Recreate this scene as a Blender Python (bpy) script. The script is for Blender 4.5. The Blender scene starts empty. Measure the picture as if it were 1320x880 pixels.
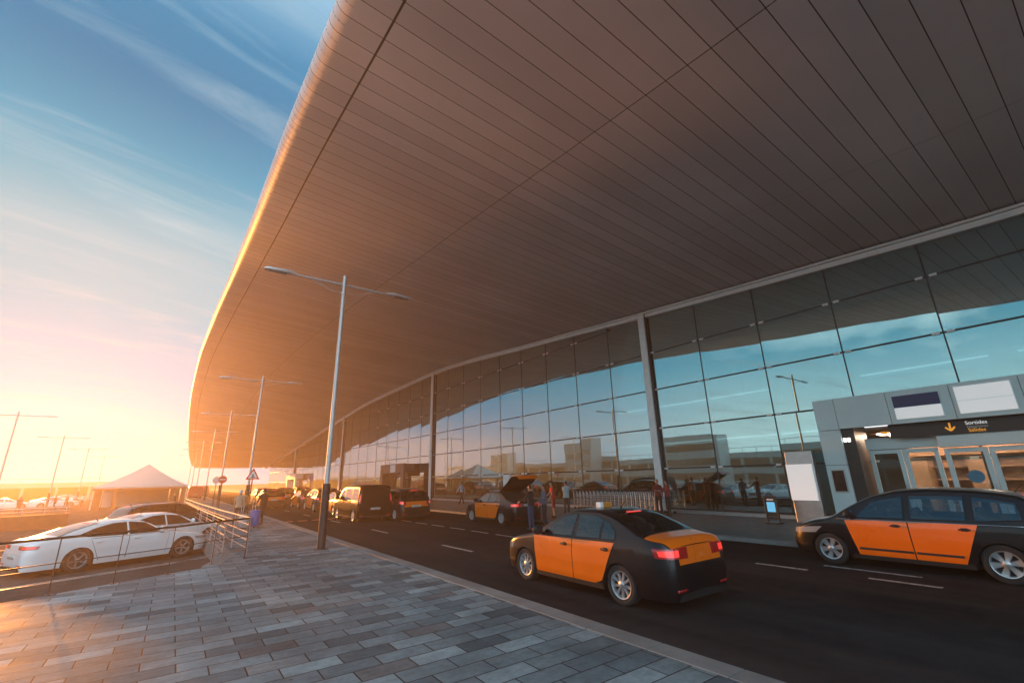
import bpy, bmesh, math, random
from mathutils import Vector, Matrix
from math import pi, sin, cos, radians
random.seed(7)
sc = bpy.context.scene
COL = sc.collection
V = Vector

# ------------------------------------------------------------------ helpers
def interp(x, xs, ys):
    if x <= xs[0]: return ys[0]
    for i in range(1, len(xs)):
        if x <= xs[i]:
            t = (x-xs[i-1])/(xs[i]-xs[i-1]); return ys[i-1]+(ys[i]-ys[i-1])*t
    return ys[-1]

def pchip(xs, ys):
    n = len(xs); d = [(ys[i+1]-ys[i])/(xs[i+1]-xs[i]) for i in range(n-1)]
    m = [d[0]]+[0 if d[i-1]*d[i] <= 0 else 2*d[i-1]*d[i]/(d[i-1]+d[i]) for i in range(1, n-1)]+[d[-1]]
    def f(x):
        x = max(xs[0], min(xs[-1], x)); i = 0
        while i < n-2 and x > xs[i+1]: i += 1
        h = xs[i+1]-xs[i]; t = (x-xs[i])/h
        return ((2*t**3-3*t*t+1)*ys[i]+(t**3-2*t*t+t)*h*m[i]+(-2*t**3+3*t*t)*ys[i+1]+(t**3-t*t)*h*m[i+1])
    return f

def link(o, parent=None):
    COL.objects.link(o)
    if parent is not None: o.parent = parent
    return o

def obj(name, bm, mats, parent=None, smooth=None, recalc=True):
    """links a bmesh as one mesh object; smooth = crease angle in degrees"""
    if recalc: bmesh.ops.recalc_face_normals(bm, faces=bm.faces)
    if smooth is not None:
        a = radians(smooth)
        for f in bm.faces: f.smooth = True
        for e in bm.edges:
            if len(e.link_faces) == 2: e.smooth = e.calc_face_angle(0) < a
    me = bpy.data.meshes.new(name); bm.to_mesh(me); bm.free()
    for m in (mats if isinstance(mats, (list, tuple)) else [mats]): me.materials.append(m)
    return link(bpy.data.objects.new(name, me), parent)

def tag(o, label=None, cat=None, group=None, kind=None):
    if label: o['label'] = label
    if cat: o['category'] = cat
    if group: o['group'] = group
    if kind: o['kind'] = kind
    return o

def thing(name, label, cat, loc=(0, 0, 0), rz=0, group=None):
    o = bpy.data.objects.new(name, None); link(o)
    o.location = loc; o.rotation_euler = (0, 0, rz); o.empty_display_size = .3
    return tag(o, label, cat, group)

def struct(name, bm, m, smooth=None):
    return tag(obj(name, bm, m, None, smooth), kind='structure')

KIDS = {}
def dup(root, loc, rz, label, group=None):
    r = root.copy(); COL.objects.link(r); r.location = loc; r.rotation_euler = (0, 0, rz); r['label'] = label
    if group: r['group'] = group
    for ch in list(root.children):
        c = ch.copy(); COL.objects.link(c); c.parent = r
        for g in list(ch.children):
            d = g.copy(); COL.objects.link(d); d.parent = c
    return r

def box(bm, x0, x1, y0, y1, z0, z1, mi=0, M=None):
    vs = [bm.verts.new(V((x, y, z)) if M is None else M @ V((x, y, z))) for x in (x0, x1) for y in (y0, y1) for z in (z0, z1)]
    for q in ((0, 1, 3, 2), (4, 6, 7, 5), (0, 4, 5, 1), (2, 3, 7, 6), (0, 2, 6, 4), (1, 5, 7, 3)):
        f = bm.faces.new([vs[i] for i in q]); f.material_index = mi
    return vs

def cbox(bm, x0, x1, y0, y1, z0, z1, c=.02, mi=0, M=None):
    """box with chamfered edges"""
    b2 = bmesh.new(); box(b2, x0, x1, y0, y1, z0, z1)
    bmesh.ops.bevel(b2, geom=list(b2.edges), offset=c, segments=2, affect='EDGES', profile=.5)
    merge(bm, b2, mi, M)

def merge(bm, b2, mi=0, M=None):
    mp = {}
    for v in b2.verts: mp[v] = bm.verts.new(v.co if M is None else M @ v.co)
    for f in b2.faces:
        g = bm.faces.new([mp[v] for v in f.verts]); g.material_index = mi; g.smooth = f.smooth
    b2.free()

def tube(bm, pts, r, n=8, mi=0, cap=True):
    """tube through points; r a number or one per point"""
    pts = [V(p) for p in pts]
    rs = r if isinstance(r, (list, tuple)) else [r]*len(pts)
    rings = []; up = None
    for i, p in enumerate(pts):
        d = (pts[min(i+1, len(pts)-1)]-pts[max(i-1, 0)]).normalized()
        if up is None: up = V((0, 0, 1)) if abs(d.z) < .9 else V((1, 0, 0))
        a = d.cross(up).normalized(); b = a.cross(d).normalized(); up = b
        rings.append([bm.verts.new(p+(a*cos(2*pi*k/n)+b*sin(2*pi*k/n))*rs[i]) for k in range(n)])
    for i in range(len(rings)-1):
        for k in range(n):
            f = bm.faces.new((rings[i][k], rings[i][(k+1) % n], rings[i+1][(k+1) % n], rings[i+1][k])); f.material_index = mi
    if cap:
        for rg in (rings[0], rings[-1]):
            f = bm.faces.new(rg); f.material_index = mi

def lathe(bm, prof, n=24, mi=0, M=None, cap=False):
    """profile of (r, h) turned about the local y axis"""
    rings = []
    for r, h in prof:
        rings.append([bm.verts.new((V((r*cos(2*pi*k/n), h, r*sin(2*pi*k/n)))) if M is None else M @ V((r*cos(2*pi*k/n), h, r*sin(2*pi*k/n)))) for k in range(n)])
    for i in range(len(rings)-1):
        for k in range(n):
            f = bm.faces.new((rings[i][k], rings[i][(k+1) % n], rings[i+1][(k+1) % n], rings[i+1][k])); f.material_index = mi
    if cap:
        for rg in (rings[0], rings[-1]):
            f = bm.faces.new(rg); f.material_index = mi

def prism(bm, poly, z0, z1, mi=0):
    a = [bm.verts.new((x, y, z0)) for x, y in poly]; b = [bm.verts.new((x, y, z1)) for x, y in poly]; n = len(poly)
    for vs in (a, b): bm.faces.new(vs).material_index = mi
    for i in range(n): bm.faces.new((a[i], a[(i+1) % n], b[(i+1) % n], b[i])).material_index = mi

# ------------------------------------------------------------------ materials
def newmat(name):
    m = bpy.data.materials.new(name); m.use_nodes = True
    nt = m.node_tree; b = nt.nodes['Principled BSDF']
    return m, nt, b
def N(nt, t, **k):
    n = nt.nodes.new(t)
    for a, v in k.items():
        if hasattr(n, a): setattr(n, a, v)
        else: n.inputs[a].default_value = v
    return n
def math_(nt, op, a, b=None, c=None):
    n = nt.nodes.new('ShaderNodeMath'); n.operation = op
    for i, v in enumerate((a, b, c)):
        if v is None: continue
        if isinstance(v, (int, float)): n.inputs[i].default_value = v
        else: nt.links.new(v, n.inputs[i])
    return n.outputs[0]
def mixc(nt, f, a, b, mode='MIX'):
    n = nt.nodes.new('ShaderNodeMix'); n.data_type = 'RGBA'; n.blend_type = mode
    for s, v in ((n.inputs[0], f), (n.inputs[6], a), (n.inputs[7], b)):
        if isinstance(v, (int, float)): s.default_value = v
        elif isinstance(v, (tuple, list)): s.default_value = (*v[:3], 1)
        else: nt.links.new(v, s)
    return n.outputs[2]
def ramp(nt, f, stops):
    n = nt.nodes.new('ShaderNodeValToRGB'); cr = n.color_ramp
    while len(cr.elements) < len(stops): cr.elements.new(.5)
    for e, (p, c) in zip(cr.elements, stops):
        e.position = p; e.color = (c, c, c, 1) if isinstance(c, (int, float)) else (*c, 1)
    nt.links.new(f, n.inputs[0]); return n.outputs[0]
def noise(nt, vec, scale, detail=4, rough=.55):
    n = N(nt, 'ShaderNodeTexNoise'); n.inputs['Scale'].default_value = scale; n.inputs['Detail'].default_value = detail; n.inputs['Roughness'].default_value = rough
    if vec is not None: nt.links.new(vec, n.inputs['Vector'])
    return n.outputs['Fac']
def geo(nt): return N(nt, 'ShaderNodeNewGeometry')
def mat(name, col, rough=.5, metal=0, coat=0, spec=.5, var=0, vscale=3, emit=None, es=1, bump=0):
    m, nt, b = newmat(name)
    b.inputs['Base Color'].default_value = (*col, 1); b.inputs['Roughness'].default_value = rough
    b.inputs['Metallic'].default_value = metal; b.inputs['Coat Weight'].default_value = coat; b.inputs['Coat Roughness'].default_value = .03
    b.inputs['Specular IOR Level'].default_value = spec
    if var:
        tc = N(nt, 'ShaderNodeTexCoord'); nz = noise(nt, tc.outputs['Object'], vscale)
        f = ramp(nt, nz, [(.3, 1-var), (.7, 1+var*.6)])
        nt.links.new(mixc(nt, 1, col, f, 'MULTIPLY'), b.inputs['Base Color'])
        r = math_(nt, 'ADD', math_(nt, 'MULTIPLY', nz, .25), rough-.12); nt.links.new(r, b.inputs['Roughness'])
        if bump:
            bp = N(nt, 'ShaderNodeBump'); bp.inputs['Strength'].default_value = bump; bp.inputs['Distance'].default_value = .02
            nt.links.new(noise(nt, tc.outputs['Object'], vscale*12), bp.inputs['Height']); nt.links.new(bp.outputs[0], b.inputs['Normal'])
    if emit:
        b.inputs['Emission Color'].default_value = (*emit, 1); b.inputs['Emission Strength'].default_value = es
    return m

M = {}
M['black_paint'] = mat('black paint', (.006, .006, .008), .3, 0, .35, spec=.35)
M['van_paint'] = mat('dull black paint', (.006, .006, .007), .22, 0, 0, spec=.1)
M['orange_paint'] = mat('orange paint', (.95, .165, .003), .3, 0, .6, var=.04, vscale=2)
M['white_paint'] = mat('white paint', (.74, .76, .78), .25, 0, 1)
M['silver_paint'] = mat('silver paint', (.5, .52, .54), .3, .3, 1)
M['red_paint'] = mat('red paint', (.62, .05, .015), .3, 0, .6)
M['dark_plastic'] = mat('dark plastic', (.014, .014, .015), .6)
M['shut'] = mat('shut line', (.004, .004, .004), .9)
M['tyre'] = mat('tyre rubber', (.018, .018, .019), .85, var=.2, vscale=12)
M['alloy'] = mat('alloy', (.62, .63, .65), .32, .75)
M['dark_alloy'] = mat('dark alloy', (.34, .34, .36), .4, .6)
M['brake'] = mat('wheel back', (.012, .012, .013), .7)
M['chrome'] = mat('chrome', (.75, .76, .78), .12, 1)
M['lamp_clear'] = mat('lamp clear', (.40, .42, .44), .08, .3, 1)
M['lamp_red'] = mat('lamp red', (.45, .012, .012), .12, 0, 1)
M['lamp_red_on'] = mat('brake lamp', (.5, .02, .02), .15, 0, 1, emit=(1, .05, .04), es=.4)
M['plate'] = mat('plate', (.45, .45, .43), .5)
M['steel'] = mat('brushed steel', (.55, .55, .56), .35, .9, var=.1, vscale=6)
M['pole_grey'] = mat('galvanised pole', (.55, .53, .52), .45, .45, var=.1, vscale=4)
M['pole_dark'] = mat('pole base paint', (.02, .02, .023), .5, var=.25, vscale=5)
M['white_metal'] = mat('white column paint', (.90, .88, .87), .4, .0, var=.06)
M['alu_teal'] = mat('pale aluminium cladding', (.66, .78, .79), .45, .0, var=.06, vscale=1.2)
M['alu_dark'] = mat('dark aluminium', (.03, .035, .037), .4, .4)
M['panel_white'] = mat('white sign face', (.82, .82, .83), .45)
M['glow_white'] = mat('white sign face with added glow', (.82, .82, .83), .45, emit=(1, 1, 1), es=.14)  # slight glow added to brighten the portal signs and totem panel
M['panel_blue'] = mat('navy sign face', (.03, .035, .13), .45)
M['panel_red'] = mat('red sign face', (.55, .02, .04), .45)
M['sign_brown'] = mat('brown sign band', (.035, .022, .02), .4)
M['ink_white'] = mat('white lettering', (.8, .8, .8), .5, emit=(1, 1, 1), es=.22)  # white, grey and amber lettering get added glow to lift them from shade
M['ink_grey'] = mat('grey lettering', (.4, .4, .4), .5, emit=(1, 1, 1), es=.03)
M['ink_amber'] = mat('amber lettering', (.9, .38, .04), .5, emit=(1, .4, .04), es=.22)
M['amber_plastic'] = mat('amber plastic', (.6, .22, .03), .3)
M['wall_lamp'] = mat('wall lamp', (.8, .8, .8), emit=(1, .97, .9), es=1.6)
M['sign_red'] = mat('red sign', (.6, .02, .02), .4)
M['sign_blue'] = mat('blue sign', (.02, .16, .45), .4)
M['concrete'] = mat('concrete', (.34, .32, .30), .8, var=.2, vscale=.6)
M['cream_wall'] = mat('cream wall', (.30, .32, .31), .8, var=.1, vscale=.3)
M['floor_in'] = mat('hall floor', (.10, .10, .105), .25, var=.15, vscale=.5)
M['wall_in'] = mat('hall wall', (.10, .095, .09), .7, var=.2, vscale=.3)
M['warm_in'] = mat('warm timber fittings', (.34, .19, .11), .5, var=.4, vscale=1.5)
M['ceil_in'] = mat('hall ceiling', (.25, .24, .24), .6)
M['strip'] = mat('light strip', (.8, .8, .8), .5, emit=(.95, .97, 1), es=.75)
M['down'] = mat('downlight', (.8, .8, .8), .5, emit=(1, .74, .52), es=22)
M['screen_blue'] = mat('screen blue', (.1, .3, .45), .2, emit=(.1, .38, .6), es=.45)
M['screen_dark'] = mat('screen dark', (.05, .02, .015), .15, var=.6, vscale=14)
M['tent_cloth'] = mat('tent canvas', (.45, .45, .43), .8, var=.05, vscale=1)
M['rust'] = mat('rust brown panel', (.36, .10, .03), .6, var=.2)
M['cream'] = mat('cream panel', (.65, .52, .36), .6)
M['blue_case'] = mat('blue case', (.03, .12, .38), .35)
M['grey_case'] = mat('silver case', (.45, .46, .48), .35, .3)

def clear_glass():
    m, nt, b = newmat('clear car glass'); nt.nodes.remove(b); out = nt.nodes['Material Output']
    tr = N(nt, 'ShaderNodeBsdfTransparent'); tr.inputs['Color'].default_value = (.50, .58, .62, 1)
    gl_ = N(nt, 'ShaderNodeBsdfGlossy'); gl_.inputs['Roughness'].default_value = .02; gl_.inputs['Color'].default_value = (.9, .95, 1, 1)
    fr = N(nt, 'ShaderNodeFresnel'); fr.inputs['IOR'].default_value = 1.52
    mx = N(nt, 'ShaderNodeMixShader'); nt.links.new(math_(nt, 'ADD', math_(nt, 'MULTIPLY', fr.outputs[0], .9), .06), mx.inputs[0])
    nt.links.new(tr.outputs[0], mx.inputs[1]); nt.links.new(gl_.outputs[0], mx.inputs[2]); nt.links.new(mx.outputs[0], out.inputs['Surface'])
    return m
M['clear_glass'] = clear_glass()
M['seat'] = mat('seat cloth', (.035, .035, .038), .85, var=.2)
def window_mat():
    m, nt, b = newmat('car glass')
    b.inputs['Base Color'].default_value = (.006, .009, .013, 1); b.inputs['Roughness'].default_value = .03
    b.inputs['Specular IOR Level'].default_value = .9; b.inputs['Coat Weight'].default_value = .6
    return m
M['car_glass'] = window_mat()

def facade_glass():
    m, nt, b = newmat('facade glass')
    nt.nodes.remove(b); out = nt.nodes['Material Output']
    g = geo(nt); oi = N(nt, 'ShaderNodeObjectInfo'); tc = N(nt, 'ShaderNodeTexCoord')
    rnd = math_(nt, 'ADD', oi.outputs['Random'], g.outputs['Random Per Island'])
    wn = N(nt, 'ShaderNodeTexWhiteNoise', noise_dimensions='1D'); nt.links.new(math_(nt, 'MULTIPLY', rnd, 917.3), wn.inputs['W'])
    off = N(nt, 'ShaderNodeVectorMath', operation='MULTIPLY_ADD')
    nt.links.new(wn.outputs['Color'], off.inputs[0]); off.inputs[1].default_value = (.0, .008, .010); off.inputs[2].default_value = (0, -.004, -.005)
    # gentle roller-wave of tempered panes
    nz = N(nt, 'ShaderNodeTexNoise'); nz.inputs['Scale'].default_value = .5; nz.inputs['Detail'].default_value = 1
    nt.links.new(g.outputs['Position'], nz.inputs['Vector'])
    o2 = N(nt, 'ShaderNodeVectorMath', operation='MULTIPLY_ADD'); nt.links.new(nz.outputs['Color'], o2.inputs[0]); o2.inputs[1].default_value = (0, .004, .006); o2.inputs[2].default_value = (0, -.002, -.003)
    a1 = N(nt, 'ShaderNodeVectorMath', operation='ADD'); nt.links.new(off.outputs[0], a1.inputs[0]); nt.links.new(o2.outputs[0], a1.inputs[1])
    a2 = N(nt, 'ShaderNodeVectorMath', operation='ADD'); nt.links.new(a1.outputs[0], a2.inputs[0]); nt.links.new(g.outputs['Normal'], a2.inputs[1])
    nn = N(nt, 'ShaderNodeVectorMath', operation='NORMALIZE'); nt.links.new(a2.outputs[0], nn.inputs[0])
    gl = N(nt, 'ShaderNodeBsdfGlossy'); gl.inputs['Color'].default_value = (.62, .86, .90, 1); gl.inputs['Roughness'].default_value = .012
    nt.links.new(nn.outputs[0], gl.inputs['Normal'])
    tr = N(nt, 'ShaderNodeBsdfTransparent'); tr.inputs['Color'].default_value = (.42, .58, .58, 1)
    fr = N(nt, 'ShaderNodeFresnel'); fr.inputs['IOR'].default_value = 1.5
    fac = math_(nt, 'ADD', math_(nt, 'MULTIPLY', fr.outputs[0], .62), .46)
    mx = N(nt, 'ShaderNodeMixShader'); nt.links.new(fac, mx.inputs[0]); nt.links.new(tr.outputs[0], mx.inputs[1]); nt.links.new(gl.outputs[0], mx.inputs[2])
    nt.links.new(mx.outputs[0], out.inputs['Surface'])
    return m
M['glass'] = facade_glass()
M['door_glass'] = facade_glass(); M['door_glass'].name = 'door glass'
for n_ in M['door_glass'].node_tree.nodes:
    if n_.type == 'MATH' and abs(n_.inputs[1].default_value-.46) < 1e-4: n_.inputs[1].default_value = .06
    if n_.type == 'BSDF_TRANSPARENT': n_.inputs[0].default_value = (.85, .88, .88, 1)

def asphalt(name, c, sc_=1):
    m, nt, b = newmat(name); g = geo(nt); P = g.outputs['Position']
    big = noise(nt, P, .22, 5); fine = noise(nt, P, 90, 2); mid = noise(nt, P, 3, 5)
    stretch = N(nt, 'ShaderNodeMapping'); stretch.inputs['Scale'].default_value = (1.1, .035, 1); nt.links.new(P, stretch.inputs['Vector'])
    lane = noise(nt, stretch.outputs[0], 1.0, 3)
    f = math_(nt, 'ADD', math_(nt, 'MULTIPLY', big, .6), math_(nt, 'ADD', math_(nt, 'MULTIPLY', mid, .3), math_(nt, 'MULTIPLY', lane, .6)))
    cc = ramp(nt, f, [(.45, tuple(x*.5 for x in c)), (1.05, tuple(x*1.9 for x in c))])
    cc = mixc(nt, ramp(nt, fine, [(.55, 0), (.75, .35)]), cc, tuple(x*2.4 for x in c))
    nt.links.new(cc, b.inputs['Base Color'])
    nt.links.new(math_(nt, 'ADD', math_(nt, 'MULTIPLY', lane, -.25), .95), b.inputs['Roughness'])
    bp = N(nt, 'ShaderNodeBump'); bp.inputs['Strength'].default_value = .5; bp.inputs['Distance'].default_value = .006
    nt.links.new(fine, bp.inputs['Height']); nt.links.new(bp.outputs[0], b.inputs['Normal']); b.inputs['Specular IOR Level'].default_value = 0
    return m
M['asphalt'] = asphalt('asphalt', (.032, .028, .028))
M['lot_asphalt'] = asphalt('car park asphalt', (.060, .050, .047))

def pavers():
    m, nt, b = newmat('concrete pavers'); g = geo(nt)
    sx = N(nt, 'ShaderNodeMapping'); sx.inputs['Scale'].default_value = (1/.62, 1/.62, 1); nt.links.new(g.outputs['Position'], sx.inputs['Vector'])
    def brick(c1, c2, mort, size, smooth=.1):
        br = N(nt, 'ShaderNodeTexBrick'); br.offset = .47; br.offset_frequency = 2; br.squash = 1
        br.inputs['Scale'].default_value = 1; br.inputs['Mortar Size'].default_value = size; br.inputs['Mortar Smooth'].default_value = smooth
        br.inputs['Brick Width'].default_value = 1; br.inputs['Row Height'].default_value = .5; br.inputs['Bias'].default_value = 0
        for k, c in (('Color1', c1), ('Color2', c2), ('Mortar', mort)): br.inputs[k].default_value = (*c, 1)
        nt.links.new(sx.outputs[0], br.inputs['Vector']); return br
    b1 = brick((0, 0, 0), (1, 1, 1), (.5, .5, .5), .0)
    bm_ = brick((1, 1, 1), (1, 1, 1), (0, 0, 0), .013, .25)
    tone = ramp(nt, b1.outputs['Color'], [(0, (.095, .122, .138)), (.25, (.145, .180, .198)), (.5, (.18, .222, .240)), (.8, (.22, .266, .285)), (1, (.29, .345, .365))])
    wn = N(nt, 'ShaderNodeTexWhiteNoise', noise_dimensions='3D'); nt.links.new(b1.outputs['Color'], wn.inputs['Vector'])
    tone = mixc(nt, ramp(nt, wn.outputs['Value'], [(.955, 0), (.96, .45)]), tone, (.17, .125, .12))
    P = g.outputs['Position']
    n1 = noise(nt, P, 1.1, 6, .65); n2 = noise(nt, P, 14, 5, .7); n3 = noise(nt, P, .28, 4)
    mp = N(nt, 'ShaderNodeMapping'); mp.inputs['Scale'].default_value = (2.0, 4.2, 1); nt.links.new(P, mp.inputs['Vector'])
    st = noise(nt, mp.outputs[0], 2.2, 5, .65)
    tone = mixc(nt, 1, tone, ramp(nt, n1, [(.28, .72), (.6, 1.08)]), 'MULTIPLY')
    tone = mixc(nt, 1, tone, ramp(nt, st, [(.3, .82), (.62, 1.06)]), 'MULTIPLY')
    tone = mixc(nt, 1, tone, ramp(nt, n3, [(.3, .72), (.65, 1.1)]), 'MULTIPLY')
    tone = mixc(nt, 1, tone, ramp(nt, n2, [(.25, .78), (.6, 1.05)]), 'MULTIPLY')
    vor = N(nt, 'ShaderNodeTexVoronoi'); vor.inputs['Scale'].default_value = 1.7; nt.links.new(P, vor.inputs['Vector'])
    tone = mixc(nt, ramp(nt, vor.outputs['Distance'], [(.02, .85), (.035, 0)]), tone, (.03, .03, .03))
    tone = mixc(nt, bm_.outputs['Color'], (.03, .03, .033), tone)
    nt.links.new(tone, b.inputs['Base Color'])
    nt.links.new(math_(nt, 'ADD', math_(nt, 'MULTIPLY', n1, .35), .5), b.inputs['Roughness']); b.inputs['Specular IOR Level'].default_value = .06
    hgt = math_(nt, 'ADD', math_(nt, 'MULTIPLY', bm_.outputs['Fac'], -1.0), math_(nt, 'ADD', math_(nt, 'MULTIPLY', n2, .12), math_(nt, 'MULTIPLY', b1.outputs['Color'], .25)))
    bp = N(nt, 'ShaderNodeBump'); bp.inputs['Strength'].default_value = .9; bp.inputs['Distance'].default_value = .012
    nt.links.new(hgt, bp.inputs['Height']); nt.links.new(bp.outputs[0], b.inputs['Normal'])
    return m
M['pavers'] = pavers()
def slab_mat():
    m, nt, b = newmat('sidewalk slabs'); g = geo(nt)
    br = N(nt, 'ShaderNodeTexBrick'); br.inputs['Scale'].default_value = 1.6; br.inputs['Mortar Size'].default_value = .008
    for k, c in (('Color1', (.05, .046, .046)), ('Color2', (.085, .078, .077)), ('Mortar', (.02, .02, .02))): br.inputs[k].default_value = (*c, 1)
    nt.links.new(g.outputs['Position'], br.inputs['Vector'])
    nz = noise(nt, g.outputs['Position'], .9, 5)
    nt.links.new(mixc(nt, 1, br.outputs['Color'], ramp(nt, nz, [(.3, .7), (.7, 1.25)]), 'MULTIPLY'), b.inputs['Base Color'])
    b.inputs['Roughness'].default_value = .55
    return m
M['slabs'] = slab_mat()
M['kerb'] = mat('kerb stone', (.20, .205, .205), .7, var=.3, vscale=1.3, bump=.3)
M['paint'] = None
def road_paint(name, c):
    m, nt, b = newmat(name); g = geo(nt)
    w = noise(nt, g.outputs['Position'], 9, 6, .7)
    nt.links.new(mixc(nt, ramp(nt, w, [(.36, .25), (.56, 1)]), (.05, .045, .045), c), b.inputs['Base Color']); b.inputs['Roughness'].default_value = .6
    return m
M['paint'] = road_paint('road paint', (.42, .42, .42))
M['paint_orange'] = road_paint('orange road paint', (.75, .16, .06))

def soffit():
    m, nt, b = newmat('canopy panels'); uv = N(nt, 'ShaderNodeUVMap'); uv.uv_map = 'UVMap'
    s = N(nt, 'ShaderNodeSeparateXYZ'); nt.links.new(uv.outputs[0], s.inputs[0]); u, v = s.outputs[0], s.outputs[1]
    fy = math_(nt, 'FRACT', math_(nt, 'DIVIDE', v, .6))
    seam = math_(nt, 'LESS_THAN', fy, .036)
    long_ = None
    for c, w in ((.85, .028), (6.9, .013)):
        l = math_(nt, 'LESS_THAN', math_(nt, 'ABSOLUTE', math_(nt, 'SUBTRACT', u, c)), w)
        long_ = l if long_ is None else math_(nt, 'MAXIMUM', long_, l)
    thin = math_(nt, 'LESS_THAN', math_(nt, 'ABSOLUTE', math_(nt, 'SUBTRACT', u, 14.1)), .011)
    dark = math_(nt, 'MAXIMUM', seam, long_)
    pid = math_(nt, 'ADD', math_(nt, 'FLOOR', math_(nt, 'DIVIDE', v, .6)), math_(nt, 'MULTIPLY', math_(nt, 'GREATER_THAN', u, 6.9), 371.0))
    wn = N(nt, 'ShaderNodeTexWhiteNoise', noise_dimensions='1D'); nt.links.new(pid, wn.inputs['W'])
    g = geo(nt); n1 = noise(nt, g.outputs['Position'], .25, 4)
    base = mixc(nt, 1, (.80, .75, .765), ramp(nt, wn.outputs['Value'], [(0, .9), (1, 1.07)]), 'MULTIPLY')
    base = mixc(nt, 1, base, ramp(nt, n1, [(.3, .9), (.7, 1.08)]), 'MULTIPLY')
    base = mixc(nt, thin, base, (.5, .46, .45))
    base = mixc(nt, dark, base, (.02, .014, .012))
    nt.links.new(base, b.inputs['Base Color']); b.inputs['Metallic'].default_value = .15
    nt.links.new(math_(nt, 'ADD', math_(nt, 'MULTIPLY', n1, .15), .42), b.inputs['Roughness'])
    bp = N(nt, 'ShaderNodeBump'); bp.inputs['Strength'].default_value = .15; bp.inputs['Distance'].default_value = .02; bp.invert = True
    nt.links.new(dark, bp.inputs['Height']); nt.links.new(bp.outputs[0], b.inputs['Normal'])
    return m
M['soffit'] = soffit()

# ------------------------------------------------------------------ light, sky, camera
SUN_AZ = radians(-10.5)      # from the street direction (+y) towards -x
SUN_EL = radians(4.3)
S = V((sin(SUN_AZ)*cos(SUN_EL), cos(SUN_AZ)*cos(SUN_EL), sin(SUN_EL)))
sl = bpy.data.lights.new('sun', 'SUN'); sl.energy = 3.4; sl.angle = radians(1.5); sl.color = (1, .35, .06)
so = bpy.data.objects.new('sun', sl); link(so); so.rotation_euler = S.to_track_quat('Z', 'Y').to_euler()

w = bpy.data.worlds.new('World'); sc.world = w; w.use_nodes = True
nt = w.node_tree; bg = nt.nodes['Background']; bg.inputs['Strength'].default_value = .1
sky = N(nt, 'ShaderNodeTexSky'); sky.sky_type = 'NISHITA'; sky.sun_disc = False
sky.sun_elevation = SUN_EL; sky.sun_rotation = SUN_AZ; sky.air_density = 1.0; sky.dust_density = 1.0; sky.ozone_density = 3.0
tc = N(nt, 'ShaderNodeTexCoord'); D = tc.outputs['Generated']
sp = N(nt, 'ShaderNodeSeparateXYZ'); nt.links.new(D, sp.inputs[0]); dz = sp.outputs[2]
dn = N(nt, 'ShaderNodeVectorMath', operation='DOT_PRODUCT'); nt.links.new(D, dn.inputs[0]); dn.inputs[1].default_value = S
sd = math_(nt, 'MAXIMUM', dn.outputs['Value'], 0)
zc = math_(nt, 'MAXIMUM', math_(nt, 'ADD', dz, .06), .03)
pl = N(nt, 'ShaderNodeCombineXYZ')
nt.links.new(math_(nt, 'DIVIDE', sp.outputs[0], zc), pl.inputs[0]); nt.links.new(math_(nt, 'DIVIDE', sp.outputs[1], zc), pl.inputs[1])
mp = N(nt, 'ShaderNodeMapping'); mp.vector_type = 'TEXTURE'; mp.inputs['Rotation'].default_value = (0, 0, radians(17)); mp.inputs['Scale'].default_value = (1.3, .22, 1); mp.inputs['Location'].default_value = (.15, .22, 0)
nt.links.new(pl.outputs[0], mp.inputs['Vector'])
wv = N(nt, 'ShaderNodeTexNoise'); wv.inputs['Scale'].default_value = 1.1; wv.inputs['Detail'].default_value = 10; wv.inputs['Roughness'].default_value = .62; wv.inputs['Distortion'].default_value = .6
nt.links.new(mp.outputs[0], wv.inputs['Vector'])
cir = ramp(nt, wv.outputs['Fac'], [(.50, 0), (.58, .22), (.72, .8)])
mp2 = N(nt, 'ShaderNodeMapping'); mp2.inputs['Scale'].default_value = (1, 1, 2.2); nt.links.new(D, mp2.inputs['Vector'])
cu = N(nt, 'ShaderNodeTexNoise'); cu.inputs['Scale'].default_value = 4.6; cu.inputs['Detail'].default_value = 9; cu.inputs['Roughness'].default_value = .55
nt.links.new(mp2.outputs[0], cu.inputs['Vector'])
band = ramp(nt, dz, [(.0, .3), (.08, 1), (.36, .9), (.5, 0)])
cum = math_(nt, 'MULTIPLY', ramp(nt, cu.outputs['Fac'], [(.49, 0), (.55, .45), (.64, 1)]), band)
cum = math_(nt, 'MULTIPLY', cum, ramp(nt, sd, [(.35, 1), (.8, 0)]))
def k10(st): return [(p, tuple(10*x for x in c_)) for p, c_ in st]
toward = ramp(nt, dz, k10([(.0, (.0, .17, .38)), (.08, (.0, .18, .36)), (.20, (.03, .20, .29)), (.30, (.09, .23, .265)), (.385, (.13, .235, .265)), (.46, (.06, .20, .25)), (.53, (.014, .15, .22)), (.62, (.0, .07, .14)), (.74, (.0, .07, .14)), (.95, (.2, .3, .4))]))
away = ramp(nt, dz, k10([(.0, (.58, .70, .70)), (.09, (.40, .56, .59)), (.22, (.09, .28, .36)), (.45, (.012, .14, .25)), (.70, (.03, .14, .24)), (.9, (.30, .42, .5))]))
c = mixc(nt, ramp(nt, sd, [(.62, 0), (.94, 1)]), away, toward)
c = mixc(nt, ramp(nt, math_(nt, 'MULTIPLY', sp.outputs[1], -1), [(.05, 0), (.6, 1)]), c, (7.2, 10.4, 12.6))   # unseen sky behind the viewer, brightened to light pavement and cars
c = mixc(nt, .05, c, mixc(nt, 1, sky.outputs[0], (.3, .9, 1.25), 'MULTIPLY'))
core = math_(nt, 'MULTIPLY', ramp(nt, sd, [(.84, 0), (.97, 1)]), ramp(nt, dz, [(.0, 1), (.22, .7), (.42, 0)]))
c = mixc(nt, math_(nt, 'MULTIPLY', core, .4), c, (.4, 2.1, 3.5))   # clear blue air behind the sunlit haze
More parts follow.
